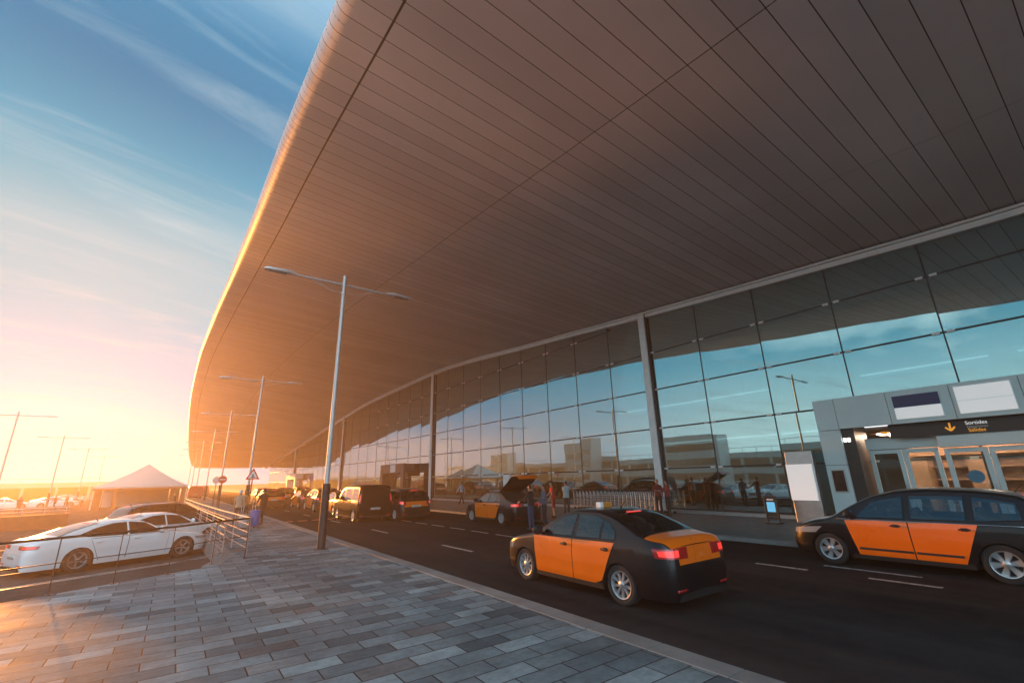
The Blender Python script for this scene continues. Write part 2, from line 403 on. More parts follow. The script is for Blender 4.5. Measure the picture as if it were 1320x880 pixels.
c = mixc(nt, cir, c, (1.9, 2.7, 3.0))
c = mixc(nt, math_(nt, 'MULTIPLY', cum, .8), c, (5.4, 6.3, 6.4))
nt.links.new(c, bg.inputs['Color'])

H = 2.07
cam = bpy.data.cameras.new('camera'); co = bpy.data.objects.new('camera', cam); link(co)
cam.sensor_width = 36; cam.lens = 15.783; cam.clip_start = .1; cam.clip_end = 6000
co.matrix_world = Matrix(((.811568, -.149276, -.564866, 0), (-.583725, -.24845, -.773006, 0), (-.02495, .957073, -.288771, H), (0, 0, 0, 1)))
sc.camera = co

# ------------------------------------------------------------------ ground
LOT = -.3
bm = bmesh.new(); box(bm, -1500, 1500, -600, 3000, LOT-1.0, LOT); struct('ground', bm, M['lot_asphalt'])
KX, FKX = 5.05, 14.4      # kerb lines of the carriageway
bm = bmesh.new(); box(bm, KX, FKX, -60, 420, LOT+.004, 0.0); struct('road', bm, M['asphalt'])
# pavement: edge follows the near railing, then runs back beside the road
pv = [(-40, -60), (-40, -6.25), (-2.22, 12.86), (1.21, 14.58), (1.75, 16.1), (.9, 40), (.3, 90), (.3, 300), (KX-.32, 300), (KX-.32, -60)]
bm = bmesh.new(); prism(bm, pv, LOT+.004, .12); struct('pavement', bm, M['pavers'])
bm = bmesh.new()
y = -20.0
while y < 120:
    cbox(bm, KX-.316, KX-.002, y, y+.994, LOT+.01, .128, .012); y += 1.0
box(bm, KX-.316, KX-.002, 120, 300, LOT+.01, .125); box(bm, KX-.316, KX-.002, -60, -20, LOT+.01, .125)
struct('kerb', bm, M['kerb'])
bm = bmesh.new()
# pale coping along the car-park edge of the pavement
def strip(bm, a, b, w, z0, z1):
    a = V((*a, 0)); b = V((*b, 0)); d = (b-a).normalized(); n = V((-d.y, d.x, 0))*w
    prism(bm, [(a.x, a.y), (b.x, b.y), (b.x+n.x, b.y+n.y), (a.x+n.x, a.y+n.y)], z0, z1)
strip(bm, (1.215, 14.60), (1.752, 16.12), .34, LOT+.01, .124); strip(bm, (1.75, 16.13), (.9, 40), .3, LOT+.01, .124)
struct('kerb_coping', bm, M['kerb'])
bm = bmesh.new(); box(bm, FKX+.30, 21.15, -60, 300, LOT+.004, .11); struct('sidewalk', bm, M['slabs'])
bm = bmesh.new(); y = -20.0
while y < 90:
    cbox(bm, FKX, FKX+.298, y, y+.994, LOT+.01, .115, .012); y += 1.0
struct('sidewalk_kerb', bm, M['kerb'])
bm = bmesh.new()
def dash(bm, x, y0, y1, w=.1): box(bm, x-w/2, x+w/2, y0, y1, -.002, .004)
for k in range(-3, 14): dash(bm, 7.45, 12.45+6.75*k, 14.35+6.75*k)
for k in range(-1, 24): dash(bm, 10.25, 10.5+1.82*k, 11.75+1.82*k)
for k in range(3): dash(bm, 11.35, 4.98-2.2*k, 6.08-2.2*k)
dash(bm, 12.12, 3.24, 4.94); dash(bm, 12.12, -.6, 1.6)
for k in range(24, 60): dash(bm, 10.25, 10.5+3.64*k-43, 11.75+3.64*k-43)
struct('road_markings', bm, M['paint'])
bm = bmesh.new()
for k in range(6): box(bm, 5.25+.75*k, 5.75+.75*k, 28.9, 29.35, -.002, .004)
struct('orange_road_markings', bm, M['paint_orange'])
bm = bmesh.new()
u_ = V((.906, .423, 0)); n_ = V((-.423, .906, 0))
for k in range(-1, 6):
    a = V((-6.4, 16.2, 0))+n_*2.7*k; b = a+u_*(7.0 if k > 0 else 8.6)+u_*2.0*min(k, 1)*.5
    strip(bm, (a.x, a.y), (b.x, b.y), .1, LOT-.002, LOT+.004)
struct('parking_bay_markings', bm, M['paint'])

# ------------------------------------------------------------------ terminal
YE = [-40, 0, 8, 10, 15, 20, 30, 40, 50, 58.2, 74.6, 90.5, 105.6, 118, 128, 133]
XE = [1.6, 1.5, 1.4, 1.35, 1.22, 1.15, .95, .62, .36, .18, .1, .4, 1.0, 1.7, 2.6, 3.4]
ZE = [11.2, 11.7, 12.35, 12.55, 12.98, 13.42, 14.3, 14.8, 15.25, 15.42, 14.4, 12.5, 10.2, 8.0, 6.5, 6.0]
YF = [-40, .5, 5.8, 15.6, 25.2, 43.7, 61.4, 73.7, 90.5, 107.6, 128, 133]
XFs = [21.4, 21.4, 21.4, 21.4, 21.4, 21.4, 20.75, 20.0, 19.4, 18.7, 18.2, 18.1]
ZF = [9.6, 10.28, 10.6, 11.3, 12.05, 13.3, 12.75, 11.5, 9.85, 8.0, 6.3, 5.95]
fXE, fZE, fXF, fZF = pchip(YE, XE), pchip(YE, ZE), pchip(YF, XFs), pchip(YF, ZF)

T = thing('airport_terminal', 'huge airport terminal with sweeping panelled canopy roof and tall glass front', 'terminal building', (21.4, 40, 0))
TO = V((21.4, 40, 0))
def tobj(name, bm, m, smooth=None, parent=None, kind=None):
    for v in bm.verts: v.co -= TO
    o = obj(name, bm, m, parent or T, smooth)
    if parent is not None: pass
    if kind: o['kind'] = kind
    return o

# canopy: soffit + rounded nose + top skin
bm = bmesh.new(); uvl = bm.loops.layers.uv.new('UVMap')
ys = [-30+1.2*i for i in range(137)]
us = [0, .12, .35, .9, 1.6, 3, 5, 7, 10, 13, 16, 18.5, 20.2]
rows = []
for y in ys:
    xe, ze, xf, zf = fXE(y), fZE(y), fXF(y), fZF(y)
    row = []
    for a in range(9):   # rounded nose, radius .32, from the top round to the underside
        th = pi*.95-pi*.95*a/9 + pi/2*1.1
        row.append((V((xe+.32+.32*cos(th), y, ze+.34+.34*sin(th))), -.5+.05*a))
    row = [(V((xe+.32-.32*sin(pi*a/9), y, ze+.34+.34*cos(pi*a/9))), -1.0+.1*a) for a in range(9)]
    for u in us:
        t = u/20.2; x = xe+.32+(xf-xe-.32)*t
        bulge = .25*sin(pi*min(1, t))
        row.append((V((x, y, ze+(zf-ze)*t-bulge*.4)), u))
    for x2, dz2 in ((24, .35), (30, 1.2), (40, 2.4), (56, 3.0)):
        row.append((V((x2, y, zf+dz2*.6)), x2-1.2))
    rows.append((row, y))
vr = [[(bm.verts.new(p), u, y) for p, u in row] for row, y in rows]
for i in range(len(vr)-1):
    for j in range(len(vr[0])-1):
        q = (vr[i][j], vr[i][j+1], vr[i+1][j+1], vr[i+1][j])
        f = bm.faces.new([k[0] for k in q]); f.smooth = True
        for lp, k in zip(f.loops, q): lp[uvl].uv = (k[1], k[2])
# end edge closed by a thick lip
top = [bm.verts.new(V((p[0].co.x, p[0].co.y, p[0].co.z+.9))) for p in vr[-1][9:]]
last = vr[-1][9:]
for j in range(len(last)-1): bm.faces.new((last[j][0], last[j+1][0], top[j+1], top[j]))
canopy = tobj('canopy_soffit', bm, M['soffit'])
bm = bmesh.new()
g0 = []
for y in ys:
    xe, ze, xf, zf = fXE(y), fZE(y), fXF(y), fZF(y)
    g0.append([bm.verts.new(p) for p in (V((xe+.35, y, ze+.70)), V((xe+6, y, ze+1.15)), V(((xe+xf)/2+3, y, (ze+zf)/2+1.8)), V((xf+10, y, zf+2.6)), V((56, y, zf+3.2)))])
for i in range(len(g0)-1):
    for j in range(4): bm.faces.new((g0[i][j], g0[i+1][j], g0[i+1][j+1], g0[i][j+1]))
tobj('roof_skin', bm, M['white_metal'], 60)
# ring seams on the nose: raised joint rings every 0.6 m for the near stretch
bm = bmesh.new(); y = .3
while y < 60:
    xe, ze = fXE(y), fZE(y)
    pts = [V((xe+.32-.317*sin(pi*a/10), y, ze+.34+.337*cos(pi*a/10))) for a in range(11)]
    tube(bm, pts, .006, 4); y += .6
tobj('edge_joints', bm, M['alu_dark'], kind='stuff')

# header beam along the top of the glass
bm = bmesh.new()
hy = [-30+1.5*i for i in range(109)]
def ribbon(bm, fx0, fx1, fz0, fz1):
    pr = None
    for y in hy:
        r = [bm.verts.new((fx0(y), y, fz0(y))), bm.verts.new((fx1(y), y, fz0(y))), bm.verts.new((fx1(y), y, fz1(y))), bm.verts.new((fx0(y), y, fz1(y)))]
        if pr:
            for k in range(4): bm.faces.new((pr[k], pr[(k+1) % 4], r[(k+1) % 4], r[k]))
        pr = r
ribbon(bm, lambda y: fXF(y)-.18, lambda y: fXF(y)+.2, lambda y: fZF(y)-.38, lambda y: fZF(y)-.16)
tobj('header_beam', bm, M['white_metal'])
bm = bmesh.new()
ribbon(bm, lambda y: fXF(y)-.30, lambda y: fXF(y)-.20, lambda y: fZF(y)-.15, lambda y: fZF(y)-.06)
tobj('gutter_rail', bm, M['white_metal'])
bm = bmesh.new(); ribbon(bm, lambda y: fXF(y)-.02, lambda y: fXF(y)+.12, lambda y: fZF(y)-.16, lambda y: fZF(y)+.05)
tobj('header_gap', bm, M['alu_dark'])

ZR = [.30, 2.3, 4.45, 6.6, 8.75, 10.9, 13.05]
MY = [3.3+3.1*k for k in range(-6, 40)]
COLS = [3.3+3.1*k for k in (4, 13, 22, 31)]
panes = []
bmfar = bmesh.new()
def pane(bm, y0, y1, z0, za, zb):
    g = .012; xa, xb = fXF(y0), fXF(y1)
    vs = []
    for dx in (-.012, .012):
        vs += [bm.verts.new((xa+dx, y0+g, z0+g)), bm.verts.new((xb+dx, y1-g, z0+g)), bm.verts.new((xb+dx, y1-g, zb-g)), bm.verts.new((xa+dx, y0+g, za-g))]
    bm.faces.new(vs[:4]); bm.faces.new(vs[4:][::-1])
    for k in range(4): bm.faces.new((vs[k], vs[k+4], vs[(k+1) % 4+4], vs[(k+1) % 4]))
cand = []
for k in range(len(MY)-1):
    y0, y1 = MY[k], MY[k+1]; t0, t1 = fZF(y0)-.38, fZF(y1)-.38
    for r in range(7):
        z0 = ZR[r]; nxt = ZR[r+1] if r < 6 else 99
        if z0 > min(t0, t1)-.15: break
        za, zb = min(nxt, t0), min(nxt, t1)
        if nxt-min(t0, t1) < .5 and nxt < 50 and nxt > min(t0, t1)-.01 or nxt >= min(t0, t1): za, zb = t0, t1
        if not (-6.2 < y0 and y1 < 6.5 and z0 < 4): cand.append((y0, y1, z0, za, zb))   # the portal stands in this gap
        if za == t0: break
vis = [c for c in cand if c[1] > 0.2]
vis.sort(key=lambda c: c[0]); near = set(vis[:99])
for c in cand:
    if c in near:
        b2 = bmesh.new(); pane(b2, *c); tobj('glass_pane', b2, M['glass'])
    else: pane(bmfar, *c)
tobj('distant_glass_panes', bmfar, M['glass'], kind='stuff')
for k, y in enumerate(MY):
    x = fXF(y); t = fZF(y)-.38
    if y < -6: continue
    bm = bmesh.new(); box(bm, x-.03, x+.018, y-.022, y+.022, .28, t, 1); box(bm, x+.03, x+.26, y-.02, y+.02, .12, t, 1)
    if y < 62:
        for z in ZR[1:]:
            if z < t-.3:
                for s in (-.2, .2): cbox(bm, x-.07, x-.014, y+s-.11, y+s+.11, z-.045, z+.045, .008, 0)
    tobj('mullion', bm, [M['white_metal'], M['alu_dark']])
for z in ZR:
    bm = bmesh.new(); segs = [y for y in MY if fZF(y)-.4 > z+.2]
    for a, b in zip(segs, segs[1:]):
        if b-a > 3.2: continue
        xa, xb = fXF(a), fXF(b)
        vs = []
        for dz2 in (-.036, .036):
            vs += [bm.verts.new((xa-.02, a, z+dz2)), bm.verts.new((xb-.02, b, z+dz2)), bm.verts.new((xb+.02, b, z+dz2)), bm.verts.new((xa+.02, a, z+dz2))]
        for q in ((0, 1, 2, 3), (4, 7, 6, 5), (0, 4, 5, 1), (1, 5, 6, 2), (2, 6, 7, 3), (3, 7, 4, 0)): bm.faces.new([vs[i] for i in q])
    tobj('transom', bm, M['alu_dark'])
for y in COLS:
    x = fXF(y); bm = bmesh.new(); t = fZF(y)
    box(bm, x-.28, x-.07, y-.02, y+.40, .11, t-.16, 0); box(bm, x-.20, x-.07, y-.08, y-.022, .11, t-.17, 1)
    tobj('column', bm, [M['white_metal'], M['alu_dark']])
bm = bmesh.new(); pr = None
ribbon(bm, lambda y: fXF(y)-.10, lambda y: fXF(y)+.2, lambda y: .10, lambda y: .24); tobj('glass_plinth', bm, M['steel'])
# inside the hall
bm = bmesh.new(); box(bm, 21.15, 58, -40, 131, LOT+.01, .10); tobj('hall_floor', bm, M['floor_in'])
bm = bmesh.new(); box(bm, 46, 46.5, -40, 131, .10, 14.5); box(bm, 21.6, 46, -40.5, -40, .1, 12); tobj('hall_wall', bm, M['wall_in'])
bm = bmesh.new()
for (x0, z0, y0, y1) in ((28, 3.75, -30, 26), (32, 7.0, -40, 60), (30, 3.75, 34, 110)): box(bm, x0, 46, y0, y1, z0, z0+.55)
mz = tobj('mezzanine', bm, M['ceil_in'])
bm = bmesh.new()
for (x0, z0, y0, y1) in ((28, 4.02, 4, 26), (32, 7.22, -4, 2.6), (32, 7.22, 3.6, 9), (32, 7.3, 14, 42), (30, 3.95, 38, 80)): box(bm, x0-.06, x0-.003, y0, y1, z0, z0+.09)
tobj('light_strip', bm, M['strip'])
bm = bmesh.new()
for k in range(12):
    y = -8+6.2*k; cbox(bm, 33.6, 34.2, y, y+.6, .1, 12, .05)
for k in range(9):
    y = 12+9*k; box(bm, 36, 41, y, y+4.5, .1, 2.6)
tobj('hall_fittings', bm, M['warm_in'])

# ------------------------------------------------------------------ entrance portal
PY = 3.75
E_ = thing('entrance_portal', 'pale metal entrance portal with sign panels over glass doors behind the nearest minivan taxi', 'entrance', (20.2, PY, .11))
EO = V((20.2, PY, .11))
def eobj(name, bm, m, smooth=None, parent=None):
    for v in bm.verts: v.co -= EO
    return obj(name, bm, m, parent or E_, smooth)
PR = -6.6                       # right end, outside the frame
bm = bmesh.new()
# cladding as separate cassettes with open joints
g = .008
def cas(y0, y1, z0, z1): cbox(bm, 20.2, 20.32, y0+g, y1-g, z0+g, z1-g, .006)
cas(6.75, 7.48, 3.48, 4.66); cas(6.75, 7.48, 2.2, 3.48); cas(6.75, 7.48, .11, 2.2)
for a, b in ((5.12, 6.75), (3.42, 5.12), (1.84, 3.42), (.26, 1.84), (-1.3, .26), (-2.9, -1.3), (-4.5, -2.9), (-6.0, -4.5)): cas(a, b, 3.5, 4.66)
cas(PR-.1, -6.0, .11, 4.66)
eobj('cladding', bm, M['alu_teal'])
bm = bmesh.new()
box(bm, 20.325, 21.34, 6.86, 7.44, .11, 4.6); box(bm, 20.325, 21.34, PR-.05, -6.05, .11, 4.6); box(bm, 20.325, 21.34, -6.045, 6.855, 3.62, 4.6)
eobj('portal_core', bm, M['alu_dark'])
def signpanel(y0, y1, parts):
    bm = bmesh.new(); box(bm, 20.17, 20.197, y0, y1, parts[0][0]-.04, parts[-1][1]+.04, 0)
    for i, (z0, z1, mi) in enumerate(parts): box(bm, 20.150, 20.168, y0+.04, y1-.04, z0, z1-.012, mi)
    return eobj('sign_panel', bm, [M['alu_teal'], M['glow_white'], M['panel_blue'], M['panel_red']])
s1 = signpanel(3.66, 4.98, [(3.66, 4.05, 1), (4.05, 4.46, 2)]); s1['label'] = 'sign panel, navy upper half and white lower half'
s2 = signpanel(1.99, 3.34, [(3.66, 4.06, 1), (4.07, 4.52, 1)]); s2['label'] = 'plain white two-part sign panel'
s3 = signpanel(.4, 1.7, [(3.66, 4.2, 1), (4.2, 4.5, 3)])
bm = bmesh.new(); box(bm, 20.55, 20.62, -6.04, 5.35, 3.05, 3.615)
band = eobj('direction_sign', bm, M['sign_brown'])
def text(s, size, y, z, m, parent, x):
    cu = bpy.data.curves.new('lettering', 'FONT'); cu.body = s; cu.size = size; cu.align_x = 'LEFT'; cu.extrude = .002
    tmp = bpy.data.objects.new('lettering_curve', cu); link(tmp); dg = bpy.context.evaluated_depsgraph_get()
    me = bpy.data.meshes.new_from_object(tmp.evaluated_get(dg)); bpy.data.objects.remove(tmp); me.materials.clear(); me.materials.append(m)
    o = bpy.data.objects.new('lettering', me); link(o, parent)
    o.rotation_euler = (pi/2, 0, -pi/2); o.location = V((x, y, z))-EO
    return o
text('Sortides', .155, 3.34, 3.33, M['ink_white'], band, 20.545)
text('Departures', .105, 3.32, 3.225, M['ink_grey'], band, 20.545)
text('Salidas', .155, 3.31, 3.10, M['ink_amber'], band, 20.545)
bm = bmesh.new()
def seg(bm, a, b, w):
    a = V(a); b = V(b); d = (b-a).normalized(); n = V((0, -d.z, d.y))*w/2
    q = [a-n, b-n, b+n, a+n]; f0 = [bm.verts.new(p+V((-.006, 0, 0))) for p in q]; f1 = [bm.verts.new(p) for p in q]
    bm.faces.new(f0); bm.faces.new(f1)
    for k in range(4): bm.faces.new((f0[k], f0[(k+1) % 4], f1[(k+1) % 4], f1[k]))
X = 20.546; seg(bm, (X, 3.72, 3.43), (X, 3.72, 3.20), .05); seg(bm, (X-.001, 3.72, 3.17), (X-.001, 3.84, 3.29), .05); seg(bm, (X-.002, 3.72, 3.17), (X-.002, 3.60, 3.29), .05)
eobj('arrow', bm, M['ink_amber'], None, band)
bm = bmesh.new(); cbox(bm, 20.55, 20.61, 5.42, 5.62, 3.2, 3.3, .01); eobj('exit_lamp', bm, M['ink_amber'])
# doors
def door(y0, y1, x=21.05, z1=2.68, leaf='door'):
    bm = bmesh.new(); f = .13
    for a in ((y0, y0+f, .12, z1), (y1-f, y1, .12, z1), (y0+f, y1-f, z1-f, z1), (y0+f, y1-f, .12, .30)): box(bm, x, x+.06, *a[:2], *a[2:])
    d = eobj('door', bm, M['alu_teal'])
    bm = bmesh.new(); box(bm, x+.02, x+.035, y0+f, y1-f, .30, z1-f); eobj('door_glass', bm, M['door_glass'], None, d)
    bm = bmesh.new(); tube(bm, [(x-.05, y0+.06, 1.0), (x-.05, y0+.06, 1.5)], .015); eobj('handle', bm, M['steel'], None, d)
    return d
for a, b in ((5.28, 6.25), (4.28, 5.25)): door(a, b)
for a, b in ((3.05, 4.1), (2.0, 3.03), (.95, 1.98), (-.1, .93), (-1.2, -.15)): door(a, b, 20.85, 2.62)
bm = bmesh.new(); cbox(bm, 20.62, 20.9, -1.3, 4.16, 2.66, 3.11, .02); cbox(bm, 20.98, 21.06, 4.17, 6.28, 2.70, 3.11, .02)
eobj('door_header', bm, M['alu_teal'])
bm = bmesh.new(); box(bm, 20.325, 21.3, 6.35, 6.85, .12, 3.6); eobj('side_return', bm, M['alu_dark'])
bm = bmesh.new(); lathe(bm, [(0.0001, 0), (.2, 0), (.2, .006), (.0001, .006)], 24, 0, Matrix.Translation((20.82, 3.5, 1.72)) @ Matrix.Rotation(pi/2, 4, 'Z'))
eobj('door_sticker', bm, mat('blue sticker', (.05, .22, .34), .4))
bm = bmesh.new(); box(bm, 20.18, 20.2, 6.88, 7.34, 1.2, 2.05, 0); box(bm, 20.165, 20.18, 6.92, 7.30, 1.26, 2.0, 1)
eobj('information_screen', bm, [M['steel'], M['screen_dark']])
bm = bmesh.new()
for s in (6.55, 6.68):
    bm = bmesh.new(); cbox(bm, 20.29, 20.325, s-.045, s+.045, 3.02, 3.16, .008); eobj('wall_lamp', bm, M['wall_lamp'])
for k in range(9):
    bm = bmesh.new(); cbox(bm, 22.2+1.5*(k % 3), 22.8+1.5*(k % 3), 5.6-2.2*(k//3), 6.2-2.2*(k//3), 3.3, 3.33, .008); eobj('ceiling_lamp', bm, M['down'])
bm = bmesh.new(); box(bm, 22, 27.5, -1.5, 6.4, 3.34, 3.5); box(bm, 26.5, 26.9, -1.5, 6.4, .11, 3.3)
for k in range(4): box(bm, 25.2, 26.2, 5.6-1.9*k, 6.3-1.9*k, .11, 2.4)
for k in range(5): box(bm, 25.9, 26.49, -1.4, 6.3, .5+.5*k, .54+.5*k)
eobj('vestibule_fittings', bm, M['warm_in'])

def far_portal(label, y0, y1, h, dark):
    x = fXF((y0+y1)/2)-1.4; t = thing('entrance_portal', label, 'entrance', (x, (y0+y1)/2, .11), 0, 'entrance portals along the glass front'); L = y1-y0
    b = bmesh.new(); cbox(b, 0, .25, L/2-.8, L/2, 0, h, .02); cbox(b, 0, .25, -L/2, -L/2+.8, 0, h, .02); cbox(b, 0, .25, -L/2+.81, L/2-.81, h-1.0, h, .02); box(b, .26, 1.3, -L/2+.03, L/2-.03, h-.95, h-.05); box(b, .26, 1.3, L/2-.75, L/2-.05, 0, h-.96)
    obj('cladding', b, M['alu_teal' if not dark else 'alu_dark'], t)
    b = bmesh.new(); box(b, .7, .76, -L/2+.82, L/2-.82, 2.35, h-1.02)
    obj('direction_sign', b, M['sign_brown'], t)
    for s in (-1, 1):
        b = bmesh.new(); box(b, .9, .95, s*.03 if s > 0 else -1.1, 1.1 if s > 0 else -.03, 0, 2.34, 0); obj('door', b, M['glass'], t)
    b = bmesh.new(); box(b, -.03, -.003, -1.2, .3, h-.9, h-.1); obj('sign_panel', b, M['panel_white'], t)
    return t
tag(E_, group='entrance portals along the glass front')
far_portal('dark green entrance portal on the glass front behind the black van', 47.5, 54.5, 3.7, True)
far_portal('small distant entrance portal on the glass front beyond the queue of taxis', 92, 100, 3.6, False)

# free standing totems and boards
t = thing('advertising_totem', 'tall grey totem carrying a blank white panel beside the entrance portal', 'totem', (20.0, 8.25, .11))
b = bmesh.new(); cbox(b, -.12, .12, -.50, .50, 0, 2.66, .02); obj('totem_body', b, M['steel'], t)
b = bmesh.new(); cbox(b, -.2, -.123, -.44, .50, .82, 2.16, .012); obj('white_panel', b, M['glow_white'], t)
t = thing('information_board', 'dark framed standing board with small blue screen on the far sidewalk', 'board', (19.0, 9.2, .11))
b = bmesh.new()
for s in (-.22, .22): cbox(b, -.03, .03, s-.025, s+.025, .06, 1.0, .008)
cbox(b, -.03, .03, -.194, .194, .93, 1.0, .008); cbox(b, -.02, .02, -.194, .194, .15, .24, .004); cbox(b, -.25, .25, -.24, .24, 0, .05, .01); box(b, -.015, .02, -.19, .19, .25, .92)
obj('frame', b, M['alu_dark'], t)
b = bmesh.new(); box(b, -.03, -.016, -.15, .15, .42, .78); obj('screen', b, M['screen_blue'], t)
b = bmesh.new(); box(b, -.03, -.016, -.12, .12, .84, .9); obj('nameplate', b, M['panel_white'], t)
t = thing('white_totem', 'narrow white standing panel by the glass behind the taxi with the raised tailgate', 'totem', (20.4, 29, .11))
b = bmesh.new(); cbox(b, -.08, .08, -.42, .42, .02, 2.15, .02); obj('white_panel', b, M['panel_white'], t)
b = bmesh.new(); cbox(b, -.2, .2, -.5, .5, 0, .018, .004); obj('base_plate', b, M['steel'], t)

# ------------------------------------------------------------------ luggage trolleys
def trolley():
    t = thing('luggage_trolley', 'steel luggage trolley nested in the row by the glass', 'trolley', (0, 0, 0), 0, 'luggage trolleys nested along the glass front')
    b = bmesh.new()
    for s in (-.26, .26):
        tube(b, [(0, s, .14), (.02, s, .6), (.0, s, 1.0), (-.12, s*.98, 1.05)], .017, 6)
        tube(b, [(0, s, .16), (.75, s*.6, .15)], .016, 6)
    tube(b, [(.02, -.26, .55), (.02, .26, .55)], .012, 6); tube(b, [(.75, -.156, .15), (.75, .156, .15)], .016, 6)
    for k in range(4): tube(b, [(.0, -.18+.12*k, .16), (.0, -.18+.12*k, .95)], .007, 5)
    obj('frame', b, M['steel'], t, 40)
    b = bmesh.new(); tube(b, [(-.12, -.27, 1.05), (-.12, .27, 1.05)], .022, 8); obj('handle', b, M['dark_plastic'], t, 40)
    b = bmesh.new()
    tube(b, [(.04, -.22, .82), (.3, -.2, .8), (.3, .2, .8), (.04, .22, .82)], .009, 5)
    for k in range(5): tube(b, [(.03, -.16+.08*k, .72), (.29, -.15+.075*k, .7)], .006, 5)
    obj('basket', b, M['steel'], t)
    for x, y in ((.05, -.24), (.05, .24), (.7, 0)):
        b = bmesh.new(); lathe(b, [(.02, -.018), (.065, -.02), (.07, -.012), (.07, .012), (.065, .02), (.02, .018)], 14, 0, Matrix.Translation((x, y, .07)), True); obj('wheel', b, M['tyre'], t, 40)
    return t
tr0 = trolley(); n = 0
for row, (y0, cnt) in enumerate(((15.4, 22), (28.5, 10))):
    for k in range(cnt):
        loc = (20.55, y0+.30*k, .11); rz = -pi/2
        lab = 'steel luggage trolley nested in the long row behind the nearest taxi' if row == 0 else 'steel luggage trolley nested in the short row near the middle taxi'
        if n == 0: tr0.location = loc; tr0.rotation_euler = (0, 0, rz); tr0['label'] = lab
        else: dup(tr0, loc, rz, lab)
        n += 1

# ------------------------------------------------------------------ street lamps
def lamp():
    t = thing('street_lamp', 'lamp', 'street lamp', (0, 0, 0), 0, 'double-armed street lamps')
    b = bmesh.new(); tube(b, [(0, 0, 1.8), (0, 0, 9.05)], [.075, .062], 16); tube(b, [(0, 0, 8.33), (0, 0, 8.42)], .085, 16); tube(b, [(0, 0, 8.62), (0, 0, 8.8)], .08, 16)
    obj('pole', b, M['pole_grey'], t, 40)
    b = bmesh.new(); tube(b, [(0, 0, 0), (0, 0, .02)], .2, 16); tube(b, [(0, 0, .02), (0, 0, 1.9)], [.122, .118], 18)
    obj('pole_sleeve', b, M['pole_dark'], t, 40)
    for s in (-1, 1):
        b = bmesh.new(); tube(b, [(s*.06, 0, 8.70), (s*1.5, 0, 8.70), (s*1.85, 0, 8.70)], [.045, .04, .03], 10)
        tube(b, [(s*.06, 0, 8.38), (s*.5, 0, 8.42), (s*1.1, 0, 8.66)], .014, 6)
        a = obj('arm', b, M['pole_grey'], t, 40)
        b = bmesh.new()
        pr = [(s*1.6, .06, 8.72, .05), (s*1.75, .09, 8.735, .08), (s*1.85, .12, 8.74, .07), (s*2.45, .13, 8.71, .06), (s*2.56, .10, 8.70, .04)]
        rg = []
        for x, hw, zc_, hh in pr: rg.append([b.verts.new(p) for p in ((x, -hw, zc_-hh*.7), (x, hw, zc_-hh*.7), (x, hw*.9, zc_+hh*.5), (x, hw*.4, zc_+hh), (x, -hw*.4, zc_+hh), (x, -hw*.9, zc_+hh*.5))])
        for i in range(len(rg)-1):
            for k in range(6): b.faces.new((rg[i][k], rg[i][(k+1) % 6], rg[i+1][(k+1) % 6], rg[i+1][k]))
        b.faces.new(rg[0]); b.faces.new(rg[-1])
        h = obj('lamp_head', b, M['pole_grey'], t, 30)
        b = bmesh.new(); x0, x1 = sorted((s*1.88, s*2.42)); cbox(b, x0, x1, -.1, .1, 8.655, 8.672, .004); obj('lamp_glass', b, M['lamp_clear'], h)
    return t
lp0 = lamp()
LR = [(15.5, .2515), (34.5, .1145), (53.5, .0686), (72.5, .047), (91.5, .0335), (110.5, .025), (129, .018)]
LP = [(3.93, 15.5), (3.93, 34.5), (3.72, 53.5), (3.5, 72.5), (3.1, 91.5), (2.9, 110.5), (2.7, 129.5)]
LL = ['nearest street lamp, double armed, black sleeve standing on the pavers', 'second street lamp along the pavement, rising behind the warning triangle', 'third street lamp along the pavement beside the red round sign',
      'fourth street lamp along the pavement', 'fifth street lamp along the pavement, far off', 'sixth street lamp along the pavement, very far', 'last and farthest street lamp along the pavement under the canopy tip']
for i, (x, y) in enumerate(LP):
    if i == 0: lp0.location = (x, y, .12); lp0['label'] = LL[0]
    else: dup(lp0, (x, y, .12), -.02*i, LL[i])
for (x, y), l in zip([(-12.1, 58), (-12.4, 82), (-12.6, 106), (-12.8, 131)], ['leftmost street lamp, hazy, standing in the car park', 'second street lamp from the left in the car park', 'third car park street lamp from the left', 'faintest car park street lamp, nearest to the tent']):
    dup(lp0, (x, y, LOT), .05, l)

# ------------------------------------------------------------------ railings
def rail_run(b, pts, zs, r, zoff=.12):
    for z in zs: tube(b, [(x, y, zoff+z) for x, y in pts], r, 6)
t = thing('near_railing', 'thin brown metal railing in front of the two white cars', 'railing', (0, 0, .12))
bp = [(-9.0, 9.35), (-6.2, 10.78), (-4.4, 11.7), (-2.56, 12.63), (-1.64, 13.1), (-.72, 13.56), (.2, 14.02), (1.1, 14.9), (1.9, 15.4)]
M['rail_brown'] = mat('railing paint', (.055, .030, .024), .4, .5, var=.15)
b = bmesh.new(); tube(b, [(x, y, 1.02) for x, y in bp], .024, 8); obj('top_rail', b, M['rail_brown'], t, 40)
for z, m in ((.56, 'rail_brown'), (.22, 'steel')):
    b = bmesh.new(); tube(b, [(x, y, z) for x, y in bp], .011, 6); obj('rail', b, M[m], t, 40)
for x, y in bp:
    b = bmesh.new(); cbox(b, x-.008, x+.008, y-.022, y+.022, 0, 1.0, .003); cbox(b, x-.05, x+.05, y-.05, y+.05, 0, .012, .003); obj('post', b, M['rail_brown'], t)
t = thing('ramp_railing', 'long brown railing of five bars running back along the pavement edge', 'railing', (0, 0, .12))
M['rail_warm'] = mat('warm railing paint', (.46, .33, .29), .65, 0, var=.15)
rp = [(1.93, 15.45), (1.8, 18), (1.66, 20.5), (1.55, 23), (1.45, 25.5), (1.35, 28), (1.25, 31), (1.15, 34), (1.05, 38), (.9, 43)]
